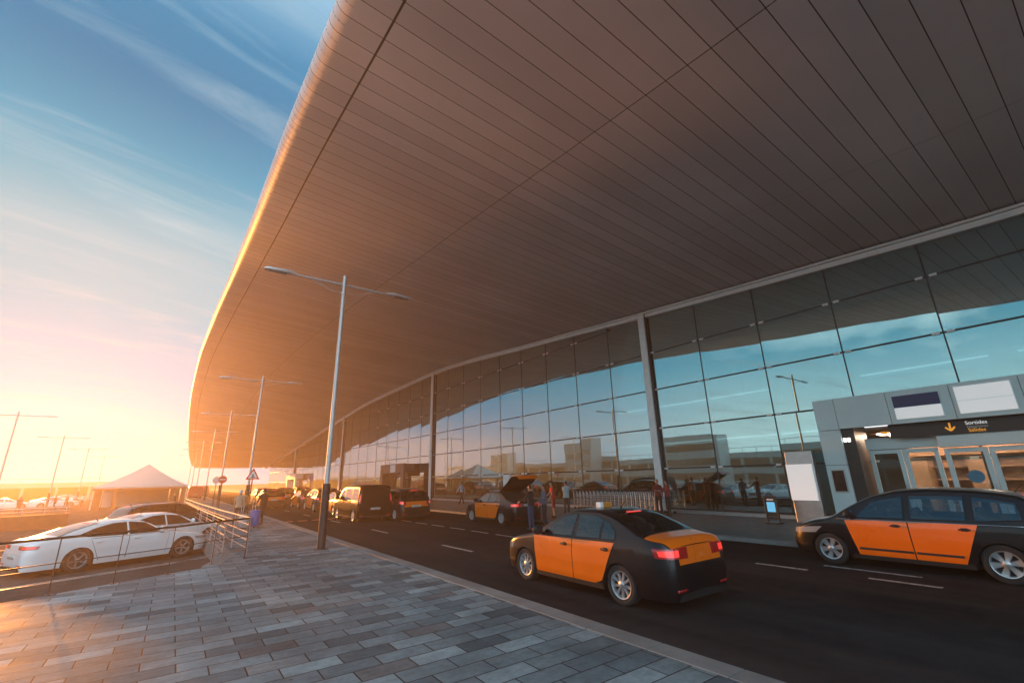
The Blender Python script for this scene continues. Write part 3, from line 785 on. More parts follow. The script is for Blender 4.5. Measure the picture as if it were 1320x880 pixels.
b = bmesh.new(); tube(b, [(x, y, 1.02) for x, y in rp], .026, 8); obj('top_rail', b, M['rail_warm'], t, 40)
for z in (.84, .64, .44, .24):
    b = bmesh.new(); tube(b, [(x, y, z) for x, y in rp], .012, 6); obj('rail', b, M['rail_warm'], t, 40)
for x, y in rp:
    b = bmesh.new(); cbox(b, x-.02, x+.02, y-.008, y+.008, 0, 1.0, .003); obj('post', b, M['rail_warm'], t)
t = thing('inner_railing', 'second brown railing parallel to the long one, nearer the white cars', 'railing', (0, 0, .12))
rq = [(1.1, 14.95), (1.45, 16.6), (1.32, 20), (1.15, 25), (1.0, 30), (.8, 38)]
b = bmesh.new(); tube(b, [(x, y, .92) for x, y in rq], .02, 8); obj('top_rail', b, M['rail_warm'], t, 40)
for z in (.72, .52, .32, .12):
    b = bmesh.new(); tube(b, [(x, y, z) for x, y in rq], .010, 6); obj('rail', b, M['rail_warm'], t, 40)
for x, y in rq:
    b = bmesh.new(); cbox(b, x-.018, x+.018, y-.008, y+.008, 0, .95, .003); obj('post', b, M['rail_warm'], t)
# low wall with rail across the car park
t = thing('car_park_wall', 'low brown wall topped by a pale railing across the car park at left', 'wall', (-14, 40, LOT))
b = bmesh.new(); cbox(b, -16, 9, -.12, .12, 0, .85, .02); obj('wall_body', b, M['rust'], t)
b = bmesh.new(); tube(b, [(-16, 0, 1.25), (9, 0, 1.25)], .025, 6); tube(b, [(-16, 0, 1.05), (9, 0, 1.05)], .015, 6)
for k in range(26): tube(b, [(-15.9+k*.99, 0, .85), (-15.9+k*.99, 0, 1.25)], .016, 6)
obj('railing', b, M['pole_grey'], t); t.rotation_euler.z = radians(12)

# ------------------------------------------------------------------ road signs
def post_sign(name, label, x, y, z0, h, kind, rz=0):
    t = thing(name, label, 'road sign', (x, y, z0), rz)
    b = bmesh.new(); tube(b, [(0, 0, 0), (0, 0, h+.25)], .035, 10); obj('post', b, M['pole_dark'], t, 40)
    Rm = Matrix.Translation((0, -.05, h))
    if kind in ('red', 'grey', 'blue'):
        b = bmesh.new(); lathe(b, [(.0001, -.008), (.3, -.008), (.3, .008), (.0001, .008)], 28, 0, Rm)
        d = obj('sign_face', b, M[{'red': 'sign_red', 'grey': 'steel', 'blue': 'sign_blue'}[kind]], t)
        b = bmesh.new(); box(b, -.2, .2, -.062, -.059, h-.035, h+.035)
        if kind == 'red': obj('white_bar', b, M['panel_white'], d)
        else: b.free()
    else:
        b = bmesh.new()
        def tri(r, y0, y1, mi):
            a = [b.verts.new((r*cos(pi/2+2*pi*k/3), y0, h+r*sin(pi/2+2*pi*k/3))) for k in range(3)]; c_ = [b.verts.new((v.co.x, y1, v.co.z)) for v in a]
            for q in (a, c_): b.faces.new(q).material_index = mi
            for k in range(3): b.faces.new((a[k], a[(k+1) % 3], c_[(k+1) % 3], c_[k])).material_index = mi
        tri(.46, -.06, -.045, 0); tri(.31, -.066, -.0605, 1); obj('sign_face', b, [M['sign_red'], M['panel_white']], t)
        b = bmesh.new(); box(b, -.035, .035, -.072, -.067, h-.08, h+.09); box(b, -.12, .12, -.073, -.0675, h-.12, h-.085); obj('symbol', b, M['dark_plastic'], t)
    return t
post_sign('no_entry_sign', 'round red road sign on a dark post beyond the ramp railing', 3.22, 45, .12, 2.35, 'red')
post_sign('grey_round_sign', 'grey back of a round road sign just left of the red one', 3.05, 49, .12, 2.35, 'grey')
post_sign('warning_sign', 'red and white triangular warning sign in front of the second street lamp', 4.02, 33.8, .12, 2.45, 'tri')
post_sign('blue_round_sign', 'round blue road sign on the far sidewalk beyond the taxis', 14.7, 66, .11, 2.5, 'blue')

# ------------------------------------------------------------------ tent
t = thing('marquee_tent', 'pale pyramid-roofed marquee tent behind the parked cars', 'tent', (-2.85, 75, LOT))
b = bmesh.new(); W2 = 4.45; D2 = 4.4; ap = 5.1; ev = 2.42; n = 12
lev = []
for k in range(n+1):
    s = k/n; z = ev+(ap-ev)*(s**1.25); r = 1-s
    lev.append([b.verts.new((sx*W2*r, sy*D2*r, z)) for sx, sy in ((-1, -1), (1, -1), (1, 1), (-1, 1))])
for k in range(n):
    for j in range(4): b.faces.new((lev[k][j], lev[k][(j+1) % 4], lev[k+1][(j+1) % 4], lev[k+1][j]))
base = [b.verts.new((sx*W2, sy*D2, ev-.16)) for sx, sy in ((-1, -1), (1, -1), (1, 1), (-1, 1))]
for j in range(4): b.faces.new((base[j], base[(j+1) % 4], lev[0][(j+1) % 4], lev[0][j]))
bmesh.ops.remove_doubles(b, verts=b.verts, dist=.0005)
obj('tent_roof', b, M['tent_cloth'], t)
b = bmesh.new()
for sy in (-1, 1): box(b, -W2+.05, W2-.05, sy*(D2-.06)-.04, sy*(D2-.06)+.04, ev-.36, ev-.165)
obj('eaves_beam', b, M['rust'], t)
for sx, sy in ((-1, -1), (1, -1), (1, 1), (-1, 1)):
    b = bmesh.new(); cbox(b, sx*(W2-.15)-.07, sx*(W2-.15)+.07, sy*(D2-.15)-.07, sy*(D2-.15)+.07, 0, ev-.165, .01); obj('tent_post', b, M['cream'], t)
for x0_, x1_ in ((-W2+.25, -W2+.9), (-W2+1.9, -W2+2.3), (W2-.7, W2-.25)):
    b = bmesh.new(); box(b, x0_, x1_, -D2+.2, -D2+.25, 0, ev-.37); obj('side_panel', b, M['rust'], t)
b = bmesh.new(); box(b, -W2+.3, W2-1.9, D2-.35, D2-.3, 0, ev-.37); obj('back_wall_cloth', b, M['tent_cloth'], t)
b = bmesh.new(); box(b, W2-1.8, W2-.75, D2-.35, D2-.3, 0, ev-.37); obj('cream_panel', b, M['cream'], t)

# ------------------------------------------------------------------ buildings across the car park
def carpark(name, label, loc, L, Dp, floors, fh, rz, towers=()):
    t = thing(name, label, 'building', loc, rz)
    for f in range(floors):
        b = bmesh.new(); box(b, -L/2, L/2, -Dp/2, Dp/2, (f+1)*fh-.3, (f+1)*fh); box(b, -L/2, L/2, -Dp/2-.1, -Dp/2-.003, (f+1)*fh-.6, (f+1)*fh+.55)
        obj('deck', b, M['cream_wall'], t)
    b = bmesh.new(); k = -L/2+.5
    while k < L/2: box(b, k, k+.45, -Dp/2-.02, -Dp/2+.45, 0, floors*fh-.61); k += 6
    obj('pillars', b, M['concrete'], t)['kind'] = 'stuff'
    b = bmesh.new(); box(b, -L/2, L/2, Dp/2-.3, Dp/2, 0, floors*fh-.301); obj('back_wall', b, M['wall_in'], t)
    b = bmesh.new(); k = -L/2+.2
    while k < L/2: tube(b, [(k, -Dp/2-.05, floors*fh+.5), (k, -Dp/2-.05, floors*fh+1.5)], .05, 5); k += 3
    tube(b, [(-L/2, -Dp/2-.05, floors*fh+1.5), (L/2, -Dp/2-.05, floors*fh+1.5)], .05, 5); obj('parapet_rail', b, M['concrete'], t)
    for x, w_, h_ in towers:
        b = bmesh.new(); box(b, x-w_/2, x+w_/2, -Dp/2-4, -Dp/2-.15, 0, h_); tw = obj('stair_tower', b, M['cream_wall'], t)
        b = bmesh.new()
        for f in range(3): box(b, x-w_/2+.6, x+w_/2-.6, -Dp/2-4.05, -Dp/2-4.003, 1.2+f*3, 2.6+f*3)
        obj('window', b, M['car_glass'], t)
    return t
carpark('far_car_park', 'long low cream car park building on the horizon at far left', (-30, 168, LOT), 46, 18, 1, 3.3, radians(-4))
carpark('multi_storey_car_park', 'low cream car park block across the road mirrored in the terminal glass', (-62, 62, LOT), 230, 22, 2, 3.0, radians(90), ((-3, 14, 10.5), (32, 10, 11.5), (70, 12, 10)))

# ------------------------------------------------------------------ vehicles
class Car:
    def __init__(s, **k): s.__dict__.update(k); s.topf = pchip(*zip(*s.top))
    def W(s, u):
        w = s.W0
        if u < s.df: t = 1-u/s.df; w *= s.ef+(1-s.ef)*max(0, 1-t**s.pf)**(1/s.pf)
        d = s.L-u
        if d < s.dr: t = 1-d/s.dr; w *= s.er+(1-s.er)*max(0, 1-t**s.pr)**(1/s.pr)
        return w
    def prof(s, z):
        zb = s.belt
        if z <= zb: return interp(z, [.15, .27, .34, .39, .62, zb-.14, zb-.02, zb], [.95, .972, .992, .984, 1.0, .992, .978, .965])
        return .965-(.965-s.tumble)*min(1.15, ((z-zb)/(s.roof-zb)))**1.1
    def Y(s, u, z): return s.W(u)*s.prof(z)
    def low(s, u):
        z = s.sill
        for c in (s.fa, s.fa+s.wb):
            d = abs(u-c)
            if d < s.ra: z = max(z, s.rw+math.sqrt(s.ra**2-d*d)-.02)
        return z
    def loc(s, u, y, z):
        du = u
        tr = max(0, min(1, (u-(s.L-.6))/.6))**2; tf = max(0, min(1, (.6-u)/.6))**2
        du -= tr*(s.lean_r*max(0, z-.55)+.18*max(0, .42-z)); du += tf*(s.lean_f*max(0, z-.5)+.25*max(0, .40-z))
        return V((s.L/2-du, y, z))
    def rr(s, u): return s.rc*(.55 if s.topf(u) < s.belt+.12 else 1)
    def side(s, u, z): return s.loc(u, s.Y(u, z), z)
    def cap(s, u, th):
        t = s.topf(u); r = s.rc; zt = t-r; w = s.Y(u, zt); c_, n = cos(th), sin(th); p = 2/2.7
        return s.loc(u, w*math.copysign(abs(c_)**p, c_), zt+r*max(0, n)**p)
    def end(s, q, z, rear):
        d, e, p = (s.dr, s.er, s.pr) if rear else (s.df, s.ef, s.pf)
        w = s.W0*s.prof(z)
        if q <= 1: a = q*pi/2; u = d*(1-max(0, sin(a))**(2/p)); y = w*(e+(1-e)*max(0, cos(a))**(2/p))
        else: u = 0; y = w*e*(2-q)
        return s.loc(s.L-u if rear else u, y, z)

def patch(bm, fn, lower, upper, nu, nv, off, mi=0, skirt=.007, mirror=False):
    """grid between two polylines in the map's parameters, lifted off the surface by off, with a skirt back to it"""
    def samp(pl, t):
        if len(pl) == 1: return pl[0]
        n = len(pl)-1; f = t*n; i = min(int(f), n-1); f -= i
        return (pl[i][0]+(pl[i+1][0]-pl[i][0])*f, pl[i][1]+(pl[i+1][1]-pl[i][1])*f)
    def P(a, b):
        l, h = samp(lower, a), samp(upper, a); return (l[0]+(h[0]-l[0])*b, l[1]+(h[1]-l[1])*b)
    e = .004; G = []
    for i in range(nu+1):
        r = []
        for j in range(nv+1):
            s_, t_ = P(i/nu, j/nv); p = fn(s_, t_)
            nrm = (fn(s_+e, t_)-fn(s_-e, t_)).cross(fn(s_, t_+e)-fn(s_, t_-e))
            nrm = nrm.normalized() if nrm.length > 1e-12 else V((0, 0, 1))
            c_ = V((0, 0, .62))
            if nrm.dot(p-V((p.x*.6, 0, .6))) < 0: nrm = -nrm
            r.append((p, nrm))
        G.append(r)
    def vert(k, o):
        p, n_ = k; q = p+n_*o
        return bm.verts.new((q.x, -q.y, q.z) if mirror else q)
    A = [[vert(k, off) for k in r] for r in G]
    for i in range(nu):
        for j in range(nv):
            f = bm.faces.new((A[i][j], A[i+1][j], A[i+1][j+1], A[i][j+1])); f.material_index = mi; f.smooth = True
    if skirt:
        ring = [(i, 0) for i in range(nu)]+[(nu, j) for j in range(nv)]+[(i, nv) for i in range(nu, 0, -1)]+[(0, j) for j in range(nv, 0, -1)]
        B = [vert(G[i][j], off-skirt) for i, j in ring]; n_ = len(ring)
        for k in range(n_):
            i, j = ring[k]; i2, j2 = ring[(k+1) % n_]
            f = bm.faces.new((A[i][j], A[i2][j2], B[(k+1) % n_], B[k])); f.material_index = mi

def frame_patch(bm, fn, lo1, up1, lo2, up2, off, mi, mirror):
    """a narrow band between an outer and an inner outline on the side surface"""
    def dens(pl, n=10):
        out = []
        for i in range(n+1):
            f = i/n*(len(pl)-1); j = min(int(f), len(pl)-2); f -= j
            out.append((pl[j][0]+(pl[j+1][0]-pl[j][0])*f, pl[j][1]+(pl[j+1][1]-pl[j][1])*f))
        return out
    def ring(lo, up):
        a, b = dens(lo), dens(up)
        return a+dens([a[-1], b[-1]], 5)[1:-1]+b[::-1]+dens([b[0], a[0]], 5)[1:-1]
    cu = sum(u for u, z in lo2)/len(lo2); cz = sum(z for u, z in lo2+up2)/len(lo2+up2)
    o_, i_ = ring(lo1, up1), ring(lo2, up2); vv = []
    for (u, z), (u2, z2) in zip(o_, i_):
        pr_ = []
        for (a, b, k) in ((u, z, 0), (u2+(cu-u2)*.03, z2+(cz-z2)*.07, 1)):
            p = fn(a, b); y = p.y+off+.002; pr_.append(bm.verts.new((p.x, -y if mirror else y, p.z)))
        vv.append(pr_)
    for k in range(len(vv)):
        a, b = vv[k], vv[(k+1) % len(vv)]; bm.faces.new((a[0], b[0], b[1], a[1])).material_index = mi

def wheel(parent, c, x, side, R, w, spokes, style, mat_rim):
    y = side*(c.W0-.03)
    Mx = Matrix.Translation((x, y, R)) @ (Matrix.Identity(4) if side > 0 else Matrix.Rotation(pi, 4, 'Z'))
    b = bmesh.new(); r0 = R*.66
    lathe(b, [(r0, -w), (R*.93, -w), (R, -w+.03), (R, -.035), (R*.96, -.008), (R*.86, .004), (r0, -.012)], 40, 0, Mx)
    t = obj('wheel', b, M['tyre'], parent, 35)
    b = bmesh.new(); ro = r0*1.0
    lathe(b, [(ro*1.03, -.014), (ro*1.02, .0), (ro*.95, -.004), (ro*.90, -.035), (ro*.88, -w*.8)], 40, 0, Mx)
    lathe(b, [(.0001, .0), (.035, -.002), (.055, -.012), (.06, -.05)], 20, 0, Mx)
    def spoke(a, w0, w1, d0=-.012, d1=-.010, th=.03):
        A = Mx @ Matrix.Rotation(a, 4, 'Y'); q = []
        for r, ww, d in ((.045, w0, d0), (ro*.55, (w0+w1)/2, (d0+d1)/2-.012), (ro*.965, w1, d1)):
            q.append([b.verts.new(A @ V((r, yy, zz))) for yy, zz in ((d, -ww/2), (d, ww/2), (d-th, ww*.62), (d-th, -ww*.62))])
        for i in range(2):
            for k in range(4): b.faces.new((q[i][k], q[i][(k+1) % 4], q[i+1][(k+1) % 4], q[i+1][k]))
        b.faces.new(q[0]); b.faces.new(q[-1])
    for k in range(spokes):
        a = 2*pi*k/spokes+.2
        if style == 'twin':
            spoke(a-.10, .022, .020); spoke(a+.10, .022, .020)
        elif style == 'broad': spoke(a, .05, .105)
        else: spoke(a, .032, .045)
    obj('rim', b, M[mat_rim], t, 35)
    b = bmesh.new(); lathe(b, [(ro*.92, -.07), (.0001, -.07)], 32, 0, Mx)
    lathe(b, [(ro*.62, -.062), (ro*.62, -.069)], 32, 0, Mx); obj('brake_disc', b, M['brake'], t)

def build_car(name, label, cat, c, loc, rz, paint, doors, group=None, opt=()):
    t = thing(name, label, cat, loc, rz, group); L = c.L
    bm = bmesh.new()
    us = sorted(set([round(L*i/90, 4) for i in range(91)]+[round(x, 4) for a in (0, 1) for x in [abs(a*L-.5*(i/16)**2) for i in range(17)]]+[round(cx+d, 4) for cx in (c.fa, c.fa+c.wb) for d in [c.ra*sin(k*pi/24) for k in range(-12, 13)]]))
    st = []
    for u in us:
        zt = c.topf(u)-c.rc; lo = min(c.low(u), zt-.01); zs = []
        zb = c.belt
        if zt > zb: zs = [lo+(zb-lo)*k/7 for k in range(7)]+[zb+(zt-zb)*k/5 for k in range(5)]
        else: zs = [lo+(zt-lo)*k/12 for k in range(12)]
        half = [c.side(u, z) for z in zs]+[c.cap(u, pi/2*k/7) for k in range(8)]
        st.append([bm.verts.new(p) for p in half]+[bm.verts.new((p.x, -p.y, p.z)) for p in half[-2::-1]])
    n = len(st[0])
    clear = 'clear' in opt
    GL = M['clear_glass'] if clear else M['car_glass']
    polys = [list(lo)+list(up)[::-1] for lo, up in c.windows]
    def inpoly(x, y, P_):
        r = False
        for (x0, y0), (x1, y1) in zip(P_, P_[1:]+P_[:1]):
            if (y0 > y) != (y1 > y) and x < (x1-x0)*(y-y0)/(y1-y0)+x0: r = not r
        return r
    def par(i, k):
        k = min(k, n-1-k); u = us[i]; zt = c.topf(u)-c.rc; zb = c.belt; lo = min(c.low(u), zt-.01)
        if k < 12:
            z = (lo+(zb-lo)*k/7 if k < 7 else zb+(zt-zb)*(k-7)/5) if zt > zb else lo+(zt-lo)*k/12
            return ('s', u, z)
        return ('c', u, pi/2*(k-12)/7)
    def opened(i, k):
        if not clear: return False
        q = [par(a, b_) for a in (i, i+1) for b_ in (k, k+1)]
        if all(p[0] == 's' or p[2] < .01 for p in q):
            um = sum(p[1] for p in q)/4
            zz = [p[2] if p[0] == 's' else c.topf(p[1])-c.rc for p in q]
            return any(all(inpoly(p[1], z, P_) for p, z in zip(q, zz)) for P_ in polys)
        if any(p[0] == 's' for p in q): return False
        for w_ in (c.ws, c.rwin):
            if w_ and all(w_[0]-.01 <= p[1] <= w_[1]+.01 and p[2] > pi*(w_[2]+.02) for p in q): return True
        return False
    for i in range(len(st)-1):
        for k in range(n-1):
            if not opened(i, k): bm.faces.new((st[i][k], st[i+1][k], st[i+1][k+1], st[i][k+1]))
    bm.faces.new(st[0]); bm.faces.new(st[-1][::-1])
    obj('body', bm, M[paint], t, 38)
    # underbody and wheel-arch liners
    bm = bmesh.new()
    box(bm, -L/2+.25, L/2-.25, -c.W0*.62, c.W0*.62, c.sill-.03, c.sill+.25)
    for cx in (c.fa, c.fa+c.wb):
        for s in (1, -1):
            pr = None
            for k in range(13):
                a = pi*k/12; u = cx-c.ra*.995*cos(a); z = c.rw+c.ra*.995*sin(a)-.02; yo = c.Y(u, max(z, .3))*.995
                q = [bm.verts.new((L/2-u, s*yy, z)) for yy in (yo, c.W0*.55)]
                if pr: bm.faces.new((pr[0], q[0], q[1], pr[1]))
                pr = q
            box(bm, L/2-cx-c.ra, L/2-cx+c.ra, s*c.W0*.55-.01, s*c.W0*.55+.01, c.sill, c.rw+c.ra)
    obj('underbody', bm, M['shut'], t)
    if clear:
        bm = bmesh.new(); ub = c.doors[0][1][-1][0]
        for u_s in (ub-.05, ub+.80):
            for s in (-1, 1):
                x_ = L/2-u_s
                cbox(bm, x_-.10, x_+.42, s*.37-.24, s*.37+.24, .32, .52, .05)
                cbox(bm, x_-.18, x_-.04, s*.37-.23, s*.37+.23, .50, 1.02, .05); cbox(bm, x_-.19, x_-.09, s*.37-.13, s*.37+.13, 1.06, 1.24, .035)
        cbox(bm, L/2-c.ws[0]-.75, L/2-c.ws[0]-.25, -c.W0*.84, c.W0*.84, .55, .93, .06)
        tube(bm, [(L/2-c.ws[0]-.85, .37+.18*cos(a*pi/8), .95+.17*sin(a*pi/8)) for a in range(17)], .016, 6)
        box(bm, -L/2+.5, L/2-1.0, -c.W0*.86, c.W0*.86, .46, .50)
        obj('interior', bm, M['seat'], t, 40)
    # sill, front and rear lower bumper trim
    for mi in (False, True):
        bm = bmesh.new()
        patch(bm, c.side, [(c.fa+c.ra+.03, c.sill-.01), (c.fa+c.wb-c.ra-.03, c.sill-.01)], [(c.fa+c.ra+.05, c.sill+.08), (c.fa+c.wb-c.ra-.05, c.sill+.08)], 16, 2, .006, mirror=mi)
        obj('sill_trim', bm, M['dark_plastic' if paint != 'white_paint' else 'white_paint'], t, 40)
    bm = bmesh.new()
    for mi in (False, True): patch(bm, lambda q, z: c.end(q, z, True), [(.9, c.sill), (2.0, c.sill)], [(1.0, c.sill+.09), (2.0, c.sill+.11)], 18, 3, .008, mirror=mi)
    obj('rear_diffuser', bm, M['dark_plastic'], t, 40)
    bm = bmesh.new()
    for mi in (False, True):
        patch(bm, lambda q, z: c.end(q, z, False), [(.75, c.sill+.03), (2.0, c.sill+.03)], [(.8, c.sill+.2), (2.0, c.sill+.2)], 14, 3, .006, mirror=mi)
        patch(bm, lambda q, z: c.end(q, z, False), [(1.2, .50), (2.0, .50)], [(1.15, .62), (2.0, .63)], 10, 3, .006, mirror=mi)
    obj('grille', bm, M['dark_plastic'], t, 40)
    # doors
    for side in (False, True):
        for (lo, up) in c.doors:
            bm = bmesh.new(); g = .007
            lo2 = [(u, z) for u, z in lo]; up2 = up
            cx = sum(u for u, z in lo+up)/len(lo+up)
            ex = lambda pl, dz_: [(u+(-g*1.4 if u < cx else g*1.4)*(1 if k in (0, len(pl)-1) else 0), z+dz_) for k, (u, z) in enumerate(pl)]
            patch(bm, c.side, ex(lo, -g), ex(up, g), 22, 10, .0015, 1, 0, side)
            patch(bm, c.side, lo, up, 22, 12, .0065, 0, .007, side)
            d = obj('door', bm, [M[doors], M['shut']], t, 40)
            bm = bmesh.new(); ru = lo[-1][0] if not c.__dict__.get('handle_front') else lo[0][0]
            hu = max(u for u, z in up)-.20; hz = c.belt-.10
            p = c.side(hu, hz); sg = -1 if side else 1
            cbox(bm, p.x-.085, p.x+.085, min(sg*(p.y+.012), sg*(p.y+.04)), max(sg*(p.y+.012), sg*(p.y+.04)), hz-.016, hz+.016, .007)
            cbox(bm, p.x-.05, p.x+.05, min(sg*(p.y-.004), sg*(p.y+.0115)), max(sg*(p.y-.004), sg*(p.y+.0115)), hz-.03, hz+.03, .004)
            obj('handle', bm, M['dark_plastic' if doors == 'orange_paint' else doors], d, 40)
            if 'strip' in opt:
                bm = bmesh.new(); u0 = min(u for u, z in lo)+.02; u1 = max(u for u, z in lo)-.01
                patch(bm, c.side, [(u0, .375), (u1, .375)], [(u0, .42), (u1, .42)], 12, 1, .016, 0, .012, side); obj('rub_strip', bm, M['dark_plastic'], d, 40)
    # side windows
    for side in (False, True):
        for (lo, up) in c.windows:
            bm = bmesh.new(); g = .014
            cu = sum(u for u, z in lo+up)/len(lo+up)
            gr = lambda pl, dz_: [(u+(-g if u < cu else g)*(1 if k in (0, len(pl)-1) else 0), z+dz_) for k, (u, z) in enumerate(pl)]
            patch(bm, c.side, gr(lo, -g), gr(up, g), 16, 6, .002, 1, 0, side) if not clear else frame_patch(bm, c.side, gr(lo, -g), gr(up, g), lo, up, .002, 1, side)
            patch(bm, c.side, lo, up, 16, 6, .005, 0, .004, side)
            obj('window', bm, [GL, M['shut']], t, 40)
    if 'chromeline' in opt:
        for side in (False, True):
            bm = bmesh.new(); patch(bm, c.side, [(c.windows[0][0][0][0]-.05, c.belt-.018), (c.windows[-1][0][-1][0]+.03, c.belt-.018+.01)], [(c.windows[0][0][0][0]-.05, c.belt-.004), (c.windows[-1][0][-1][0]+.03, c.belt-.004+.01)], 20, 1, .007, 0, .006, side)
            obj('window_trim', bm, M['chrome'], t)
    # windscreen and rear window
    u0, u1, a = c.ws
    bm = bmesh.new(); patch(bm, c.cap, [(u0, pi*a), (u0, pi*(1-a))], [(u1, pi*(a+.03)), (u1, pi*(1-a-.03))], 16, 10, .004, 0, .006); obj('windscreen', bm, GL, t, 40)
    lid = []
    if c.rwin:
        u0, u1, a = c.rwin
        bm = bmesh.new(); patch(bm, c.cap, [(u0, pi*(a+.02)), (u0, pi*(1-a-.02))], [(u1, pi*a), (u1, pi*(1-a))], 16, 10, .004, 0, .006); lid.append(obj('rear_window', bm, GL, t, 40))
    if c.lid_top:
        u0, u1, a = c.lid_top
        bm = bmesh.new(); patch(bm, c.cap, [(u0, pi*a), (u0, pi*(1-a))], [(u1, pi*a), (u1, pi*(1-a))], 16, 8, .006, 0, .008)
        for mi in (False, True): patch(bm, lambda q, z: c.end(q, z, True), [(c.lid_q, c.lid_z[0]), (2.0, c.lid_z[0])], [(c.lid_q, c.lid_z[1]), (2.0, c.lid_z[1])], 14, 5, .006, 0, .008, mi)
        lid.append(obj('boot_lid', bm, M[doors], t, 40))
    elif c.lid_z:
        bm = bmesh.new()
        for mi in (False, True): patch(bm, lambda q, z: c.end(q, z, True), [(c.lid_q, c.lid_z[0]), (2.0, c.lid_z[0])], [(c.lid_q, c.lid_z[1]), (2.0, c.lid_z[1])], 12, 4, .006, 0, .008, mi)
        lid.append(obj('tailgate_panel', bm, M[doors], t, 40))
    if c.rwin:
        u = c.rwin[0]+.10 if c.top_brake is None else c.top_brake
        bm = bmesh.new(); patch(bm, c.cap, [(u, pi*.44), (u, pi*.56)], [(u+.05, pi*.44), (u+.05, pi*.56)], 6, 2, .012, 0, .006); lid.append(obj('high_brake_lamp', bm, M['lamp_red_on'], t))
    if 'open' in opt:
        hp = c.cap(c.rwin[0]-.05, pi/2); Rm = Matrix.Translation(hp) @ Matrix.Rotation(radians(46), 4, 'Y') @ Matrix.Translation(-hp)
        for o in lid: o.data.transform(Rm)
        bm = bmesh.new(); u0, u1, a = c.rwin; patch(bm, c.cap, [(u0, pi*a), (u0, pi*(1-a))], [(c.lid_top[1], pi*a), (c.lid_top[1], pi*(1-a))], 14, 14, .003, 0, .004)
        obj('boot_shade_sheet', bm, M['shut'], t)  # black sheet stands in for the shade inside the open boot
        # thick black tailgate shell behind the lifted glass
        bm = bmesh.new(); patch(bm, c.cap, [(u0-.03, pi*a*.9), (u0-.03, pi*(1-a*.9))], [(c.lid_top[1], pi*a*.9), (c.lid_top[1], pi*(1-a*.9))], 14, 14, .0, 0, .05); o = obj('tailgate', bm, M['black_paint'], t, 40); o.data.transform(Rm)
    # lamps
    for side in (False, True):
        bm = bmesh.new(); (lo, up) = c.tail; patch(bm, lambda q, z: c.end(q, z, True), lo, up, 16, 6, .010, 0, .012, side)
        tl = obj('tail_light', bm, M['lamp_red'], t, 40)
        bm = bmesh.new(); k = .3
        l2 = [(q*.6+.25*.4+.12, z*.6+.4*(sum(z for q, z in lo+up)/4)) for q, z in lo]; u2 = [(q*.6+.25*.4+.12, z*.6+.4*(sum(z for q, z in lo+up)/4)) for q, z in up]
        patch(bm, lambda q, z: c.end(q, z, True), l2, u2, 8, 3, .0125, 0, .004, side); obj('bulb', bm, M['lamp_red_on'], tl, 40)
        bm = bmesh.new(); (lo, up) = c.head; patch(bm, lambda q, z: c.end(q, z, False), lo, up, 16, 6, .008, 0, .010, side); obj('headlight', bm, M['lamp_clear'], t, 40)
        # mirror
        bm = bmesh.new(); u = c.mirror; z = c.belt+.05; p = c.side(u, z); sg = -1 if side else 1
        b2 = bmesh.new(); bmesh.ops.create_icosphere(b2, subdivisions=3, radius=1)
        for v in b2.verts:
            v.co = V((p.x+.02+v.co.x*(.075 if v.co.x > 0 else .045), sg*(p.y+.15)+v.co.y*.125, z+.06+v.co.z*.09))
            
        for f in b2.faces: f.smooth = True
        merge(bm, b2); tube(bm, [(p.x+.03, sg*(p.y-.01), z-.03), (p.x+.02, sg*(p.y+.1), z+.02)], .028, 8)
        obj('wing_mirror', bm, M['dark_plastic' if doors == 'orange_paint' else paint], t, 60)
    for side in (False, True):
        bm = bmesh.new(); patch(bm, lambda q, z: c.end(q, z, True), [(.85, .33), (1.25, .33)], [(.85, .37), (1.25, .37)], 6, 1, .010, 0, .008, side); obj('reflector', bm, M['lamp_red'], t)
        if paint == 'black_paint':
            bm = bmesh.new(); patch(bm, lambda q, z: c.end(q, z, True), [(.02, .605), (2.0, .66)], [(.02, .612), (2.0, .668)], 20, 1, .002, 0, 0, side)
            patch(bm, c.side, [(c.fa+c.wb+c.ra+.03, .60), (c.L-c.dr+.02, .605)], [(c.fa+c.wb+c.ra+.03, .607), (c.L-c.dr+.02, .612)], 6, 1, .002, 0, 0, side); obj('bumper_gap', bm, M['shut'], t)
    bm = bmesh.new(); fu = c.L-.78; patch(bm, c.side, [(fu-.09, .74), (fu+.08, .745)], [(fu-.085, .88), (fu+.075, .885)], 4, 3, .003, 0, .006); obj('fuel_flap', bm, M[paint], t, 30)
    if c.rwin:
        bm = bmesh.new(); ua = c.rwin[0]-.16; pa = c.cap(ua, pi/2); tube(bm, [pa+V((.03, 0, -.01)), pa+V((-.02, 0, .05)), pa+V((-.13, 0, .16))], [.022, .008, .004], 6); obj('aerial', bm, M['dark_plastic'], t, 40)
    # number plates
    bm = bmesh.new()
    for mi in () if 'noplate' in opt else (False, True): patch(bm, lambda q, z: c.end(q, z, True), [(2-.26/c.W0/c.er, c.plate), (2.0, c.plate)], [(2-.26/c.W0/c.er, c.plate+.11), (2.0, c.plate+.11)], 4, 1, .012, 0, .01, mi)
    if 'noplate' in opt: bm.free()
    else: obj('number_plate', bm, M['plate'], t)
    # wheels
    for cx in (c.fa, c.fa+c.wb):
        for s in (1, -1): wheel(t, c, L/2-cx, s, c.rw, .2, *c.rim)
    # antenna, roof sign
    if 'taxi' in opt:
        bm = bmesh.new(); u = c.sign_u; z = c.topf(u)
        cbox(bm, L/2-u-.06, L/2-u+.06, -.17, .075, z-.01, z+.085, .012, 1); cbox(bm, L/2-u-.06, L/2-u+.06, .08, .17, z-.01, z+.095, .012, 0)
        bm.verts.ensure_lookup_table()
        obj('roof_sign', bm, [M['panel_white'], M['amber_plastic']], t)
